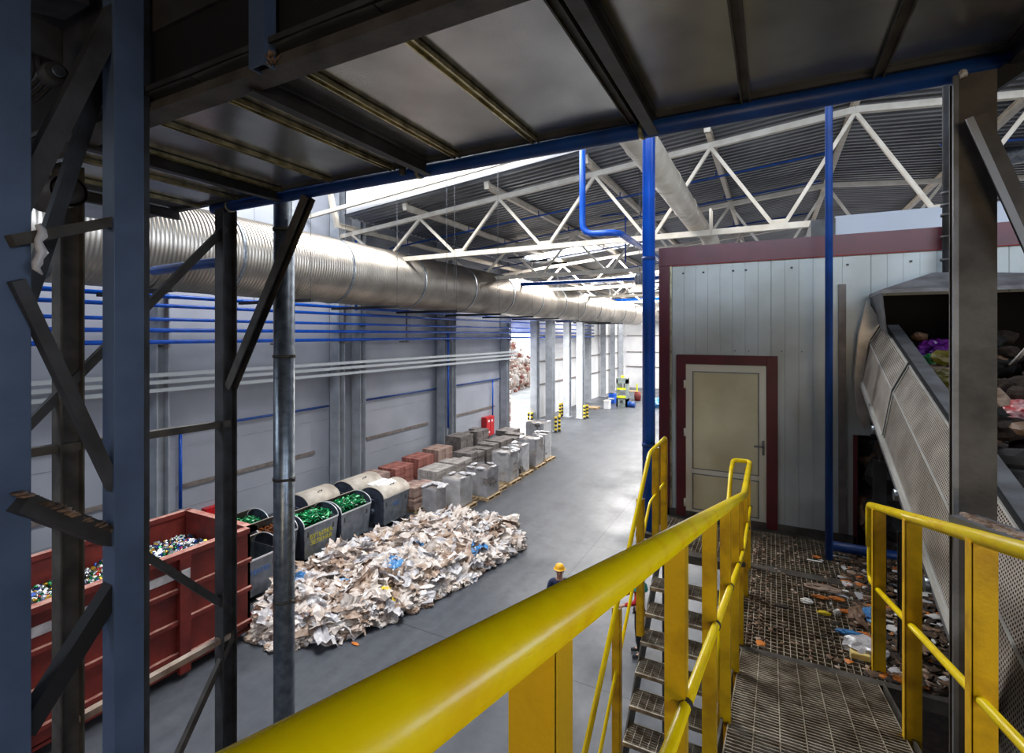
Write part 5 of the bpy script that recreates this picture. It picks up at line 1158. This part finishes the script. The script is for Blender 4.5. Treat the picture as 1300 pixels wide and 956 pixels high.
# ================================================================== PEOPLE
def skin_mesh(name, verts, edges, m, parent, off, root=0, sub=2, mats=None):
    me = bpy.data.meshes.new(name); me.from_pydata([tuple(V(v[0])) for v in verts], edges, []); me.materials.append(M[m])
    o = bpy.data.objects.new(name, me); COL.objects.link(o); o.parent = parent
    md = o.modifiers.new('skin', 'SKIN'); md.use_smooth_shade = True
    for i, v in enumerate(verts):
        r = v[1]; sv = me.skin_vertices[0].data[i]; sv.radius = r if isinstance(r, tuple) else (r, r); sv.use_root = (i == root)
    ss = o.modifiers.new('sub', 'SUBSURF'); ss.levels = sub; ss.render_levels = sub
    return o
def person(pos, face, label, shirt, trousers, headgear, armR, armL, collar=None):
    t = thing('person', pos, label, 'person'); t.rotation_euler = (0,0,face)
    # figure faces +Y, local coordinates
    v = [((0,0,.98), (.13,.10)), ((0,.0,1.12), (.12,.09)), ((0,0,1.32), (.15,.10)), ((0,0,1.45), (.09,.07)), ((0,.01,1.52), .05), ((0,.015,1.60), (.072,.08)), ((0,.015,1.69), (.076,.09)), ((0,.01,1.75), (.05,.06))]
    e = [(i, i+1) for i in range(7)]
    def chain(start, pts):
        prev = start
        for p, r in pts: v.append((p, r)); e.append((prev, len(v)-1)); prev = len(v)-1
        return prev
    for s in (-1, 1):
        chain(0, [((s*.1,0,.9), .085), ((s*.11,.02,.5), .058), ((s*.11,0,.28), .05), ((s*.11,-.01,.09), .038), ((s*.11,.1,.04), (.035,.03)), ((s*.12,.17,.03), (.03,.022))])
    for s, arm in ((1, armR), (-1, armL)):
        sh = (s*.18, 0, 1.43); el, wr = arm
        h = chain(3, [(sh, .055), (el, .042), (wr, .028)])
        d_ = (V(wr)-V(el)).normalized(); pa_ = V(wr)+d_*.07; h = chain(h, [(tuple(pa_), (.03, .018))])
        side = d_.cross(V3(0,0,1)); side = side.normalized() if side.length > .1 else V3(0,1,0)
        dn = side.cross(d_)
        for k, ln in enumerate((.065, .075, .07, .055)):
            o_ = side*(.024-.016*k); chain(h, [(tuple(pa_+o_+d_*.03), .009), (tuple(pa_+o_+d_*(.03+ln*.5)), .0085), (tuple(pa_+o_*.9+d_*(.03+ln*.8)+dn*-.02), .0075)])
        chain(h, [(tuple(V(wr)+d_*.04+side*.035), .0095), (tuple(V(wr)+d_*.075+side*.045-dn*.015), .0085)])
    skin_mesh('body', v, e, 'skin', t, pos)
    # clothes
    sv = [((0,0,.96), (.15,.115)), ((0,0,1.14), (.14,.11)), ((0,0,1.33), (.175,.12)), ((0,0,1.44), (.12,.09))]; se = [(0,1),(1,2),(2,3)]
    for s, arm in ((1, armR), (-1, armL)):
        el, wr = arm; n = len(sv); sv += [((s*.18,0,1.43), .07), (el, .055), (tuple(V(el).lerp(V(wr), .85)), .042)]; se += [(3,n),(n,n+1),(n+1,n+2)]
    skin_mesh('jacket', sv, se, shirt, t, pos)
    tv = [((0,0,1.0), (.145,.11))]; te = []
    for s in (-1, 1):
        n = len(tv); tv += [((s*.1,0,.88), .1), ((s*.11,.02,.5), .078), ((s*.11,0,.12), .062)]; te += [(0,n),(n,n+1),(n+1,n+2)]
    skin_mesh('trousers', tv, te, trousers, t, pos)
    for s in (-1, 1): skin_mesh('boot', [((s*.11,-.03,.06), .048), ((s*.11,.06,.05), (.045,.042)), ((s*.12,.17,.035), (.04,.03))], [(0,1),(1,2)], 'blackcloth', t, pos)
    def lo(b_, nm, m): 
        me = bpy.data.meshes.new(nm); me.from_pydata(b_.v, [], b_.f); me.materials.append(M[m]); me.polygons.foreach_set('use_smooth', b_.sm)
        o = bpy.data.objects.new(nm, me); COL.objects.link(o); o.parent = t; return o
    b_ = MB(); b_.blob((0, .112, 1.64), .016, 1, .05, 1, 2, (.8, 1.1, 1.3), rid=False); lo(b_, 'nose', 'skin')
    for s in (-1, 1):
        b_ = MB(); b_.blob((s*.03, .098, 1.668), .011, 1, 0, 1, 2, (1.2, .6, .7), rid=False); lo(b_, 'eye', 'blackcloth')
        b_ = MB(); b_.blob((s*.083, .01, 1.65), .022, 1, 0, 1, 2, (.4, .8, 1.2), rid=False); lo(b_, 'ear', 'skin')
    b_ = MB(); b_.blob((0, .1, 1.60), .018, 1, 0, 1, 2, (1.3, .4, .35), rid=False); lo(b_, 'mouth', 'redcloth')
    b_ = MB(); b_.blob((0, -.015, 1.69), .1, 1, .05, 2, 3, (.86, 1.0, .82), rid=False); lo(b_, 'hair', 'hair')
    if headgear:
        b_ = MB(); b_.lathe((0, .0, 1.70), [(.125, .0), (.102, .012), (.098, .04), (.078, .08), (.04, .10), (0.001, .105)], 20); lo(b_, 'helmet', headgear)
    if collar:
        b_ = MB(); b_.lathe((0, 0, 1.38), [(.17, -.03), (.15, .06), (.075, .13), (.06, .11)], 18); lo(b_, 'scarf', collar)
    return t
p1 = PZ(710.5, 827); person((p1.x, p1.y, 0), math.radians(200), 'person in navy jacket and yellow cap standing on the floor behind the rail', 'navy', 'navy', 'yel_helmet', ((.24,.05,1.16), (.2,.25,1.02)), ((-.24,.03,1.16), (-.22,.16,.98)))
p2 = PZ(812, 832); person((p2.x, p2.y, 0), math.radians(110), 'person in red top and teal scarf standing below the stairs', 'redcloth', 'blackcloth', None, ((.27,.08,1.18), (.24,.32,1.08)), ((-.24,.1,1.18), (-.2,.36,1.08)), 'teal')

# ================================================================== CAMERA, LIGHTS, WORLD
cam = bpy.data.cameras.new('camera'); co = bpy.data.objects.new('camera', cam); COL.objects.link(co)
cam.sensor_width = 36; cam.lens = 36*F/1300; cam.shift_y = -(478-425)/1300; cam.clip_start = .02; cam.clip_end = 400
co.location = (0,0,CZ); co.rotation_euler = (math.radians(90), 0, TH)
sc = bpy.context.scene; sc.camera = co
def area(name, loc, rot, sx, sy, power, col=(1,1,1)):
    l = bpy.data.lights.new(name, 'AREA'); l.shape = 'RECTANGLE'; l.size = sx; l.size_y = sy; l.energy = power; l.color = col
    o = bpy.data.objects.new(name, l); COL.objects.link(o); o.location = loc; o.rotation_euler = rot; return o
for i, h in enumerate(HL+HR):
    x = (h[2]+h[3])/2; y = (h[0]+h[1])/2; pw = [2100, 4200, 4200, 1800, 2600, 3000][i]
    area('skylight', (x, y, zt(x)+.1), (0,0,0), h[3]-h[2], h[1]-h[0], pw, (1, .98, .95))
area('near_roof_light', (-9, 10.2, 15.3), (0,0,0), 8, 5, 2700, (.96,.98,1))
area('gable_light', (-5, 7, 15.2), (math.radians(50),0,0), 12, 2, 500, (.95,.97,1))
area('gate_daylight', (WX-1.5, 33.2, 3.4), (0, math.radians(-90), 0), 6, 4.2, 2500, (1, .98, .95))
for x in (-10, 0, 10): area('window_light', (x, -9.3, 11.7), (math.radians(90), 0, 0), 8, 3, 900, (.74,.86,1))
area('window_light', (20.5, -1.5, 10.5), (0, math.radians(90), 0), 4, 9, 480, (.8,.9,1))
area('warm_fill_light', (3.5, -8.8, 5.6), (math.radians(90), 0, math.radians(12)), 3, 2.2, 210, (1,.78,.50))  # added warm fill behind the camera for the lower near parts, source unseen
w = bpy.data.worlds.new('world'); sc.world = w; w.use_nodes = True; bg = w.node_tree.nodes['Background']; bg.inputs[0].default_value = (.86,.93,1,1); bg.inputs[1].default_value = 2.2
sc.view_settings.view_transform = 'Standard'; sc.view_settings.look = 'None'; sc.view_settings.exposure = 0.0; sc.view_settings.gamma = 1; sc.view_settings.use_curve_mapping = False
sc.cycles.use_denoising = True; sc.cycles.max_bounces = 8; sc.cycles.diffuse_bounces = 5; sc.cycles.glossy_bounces = 4; sc.cycles.sample_clamp_indirect = 4; sc.cycles.caustics_reflective = False; sc.cycles.caustics_refractive = False
try: sc.cycles.denoiser = 'OPENIMAGEDENOISE'
except Exception: pass
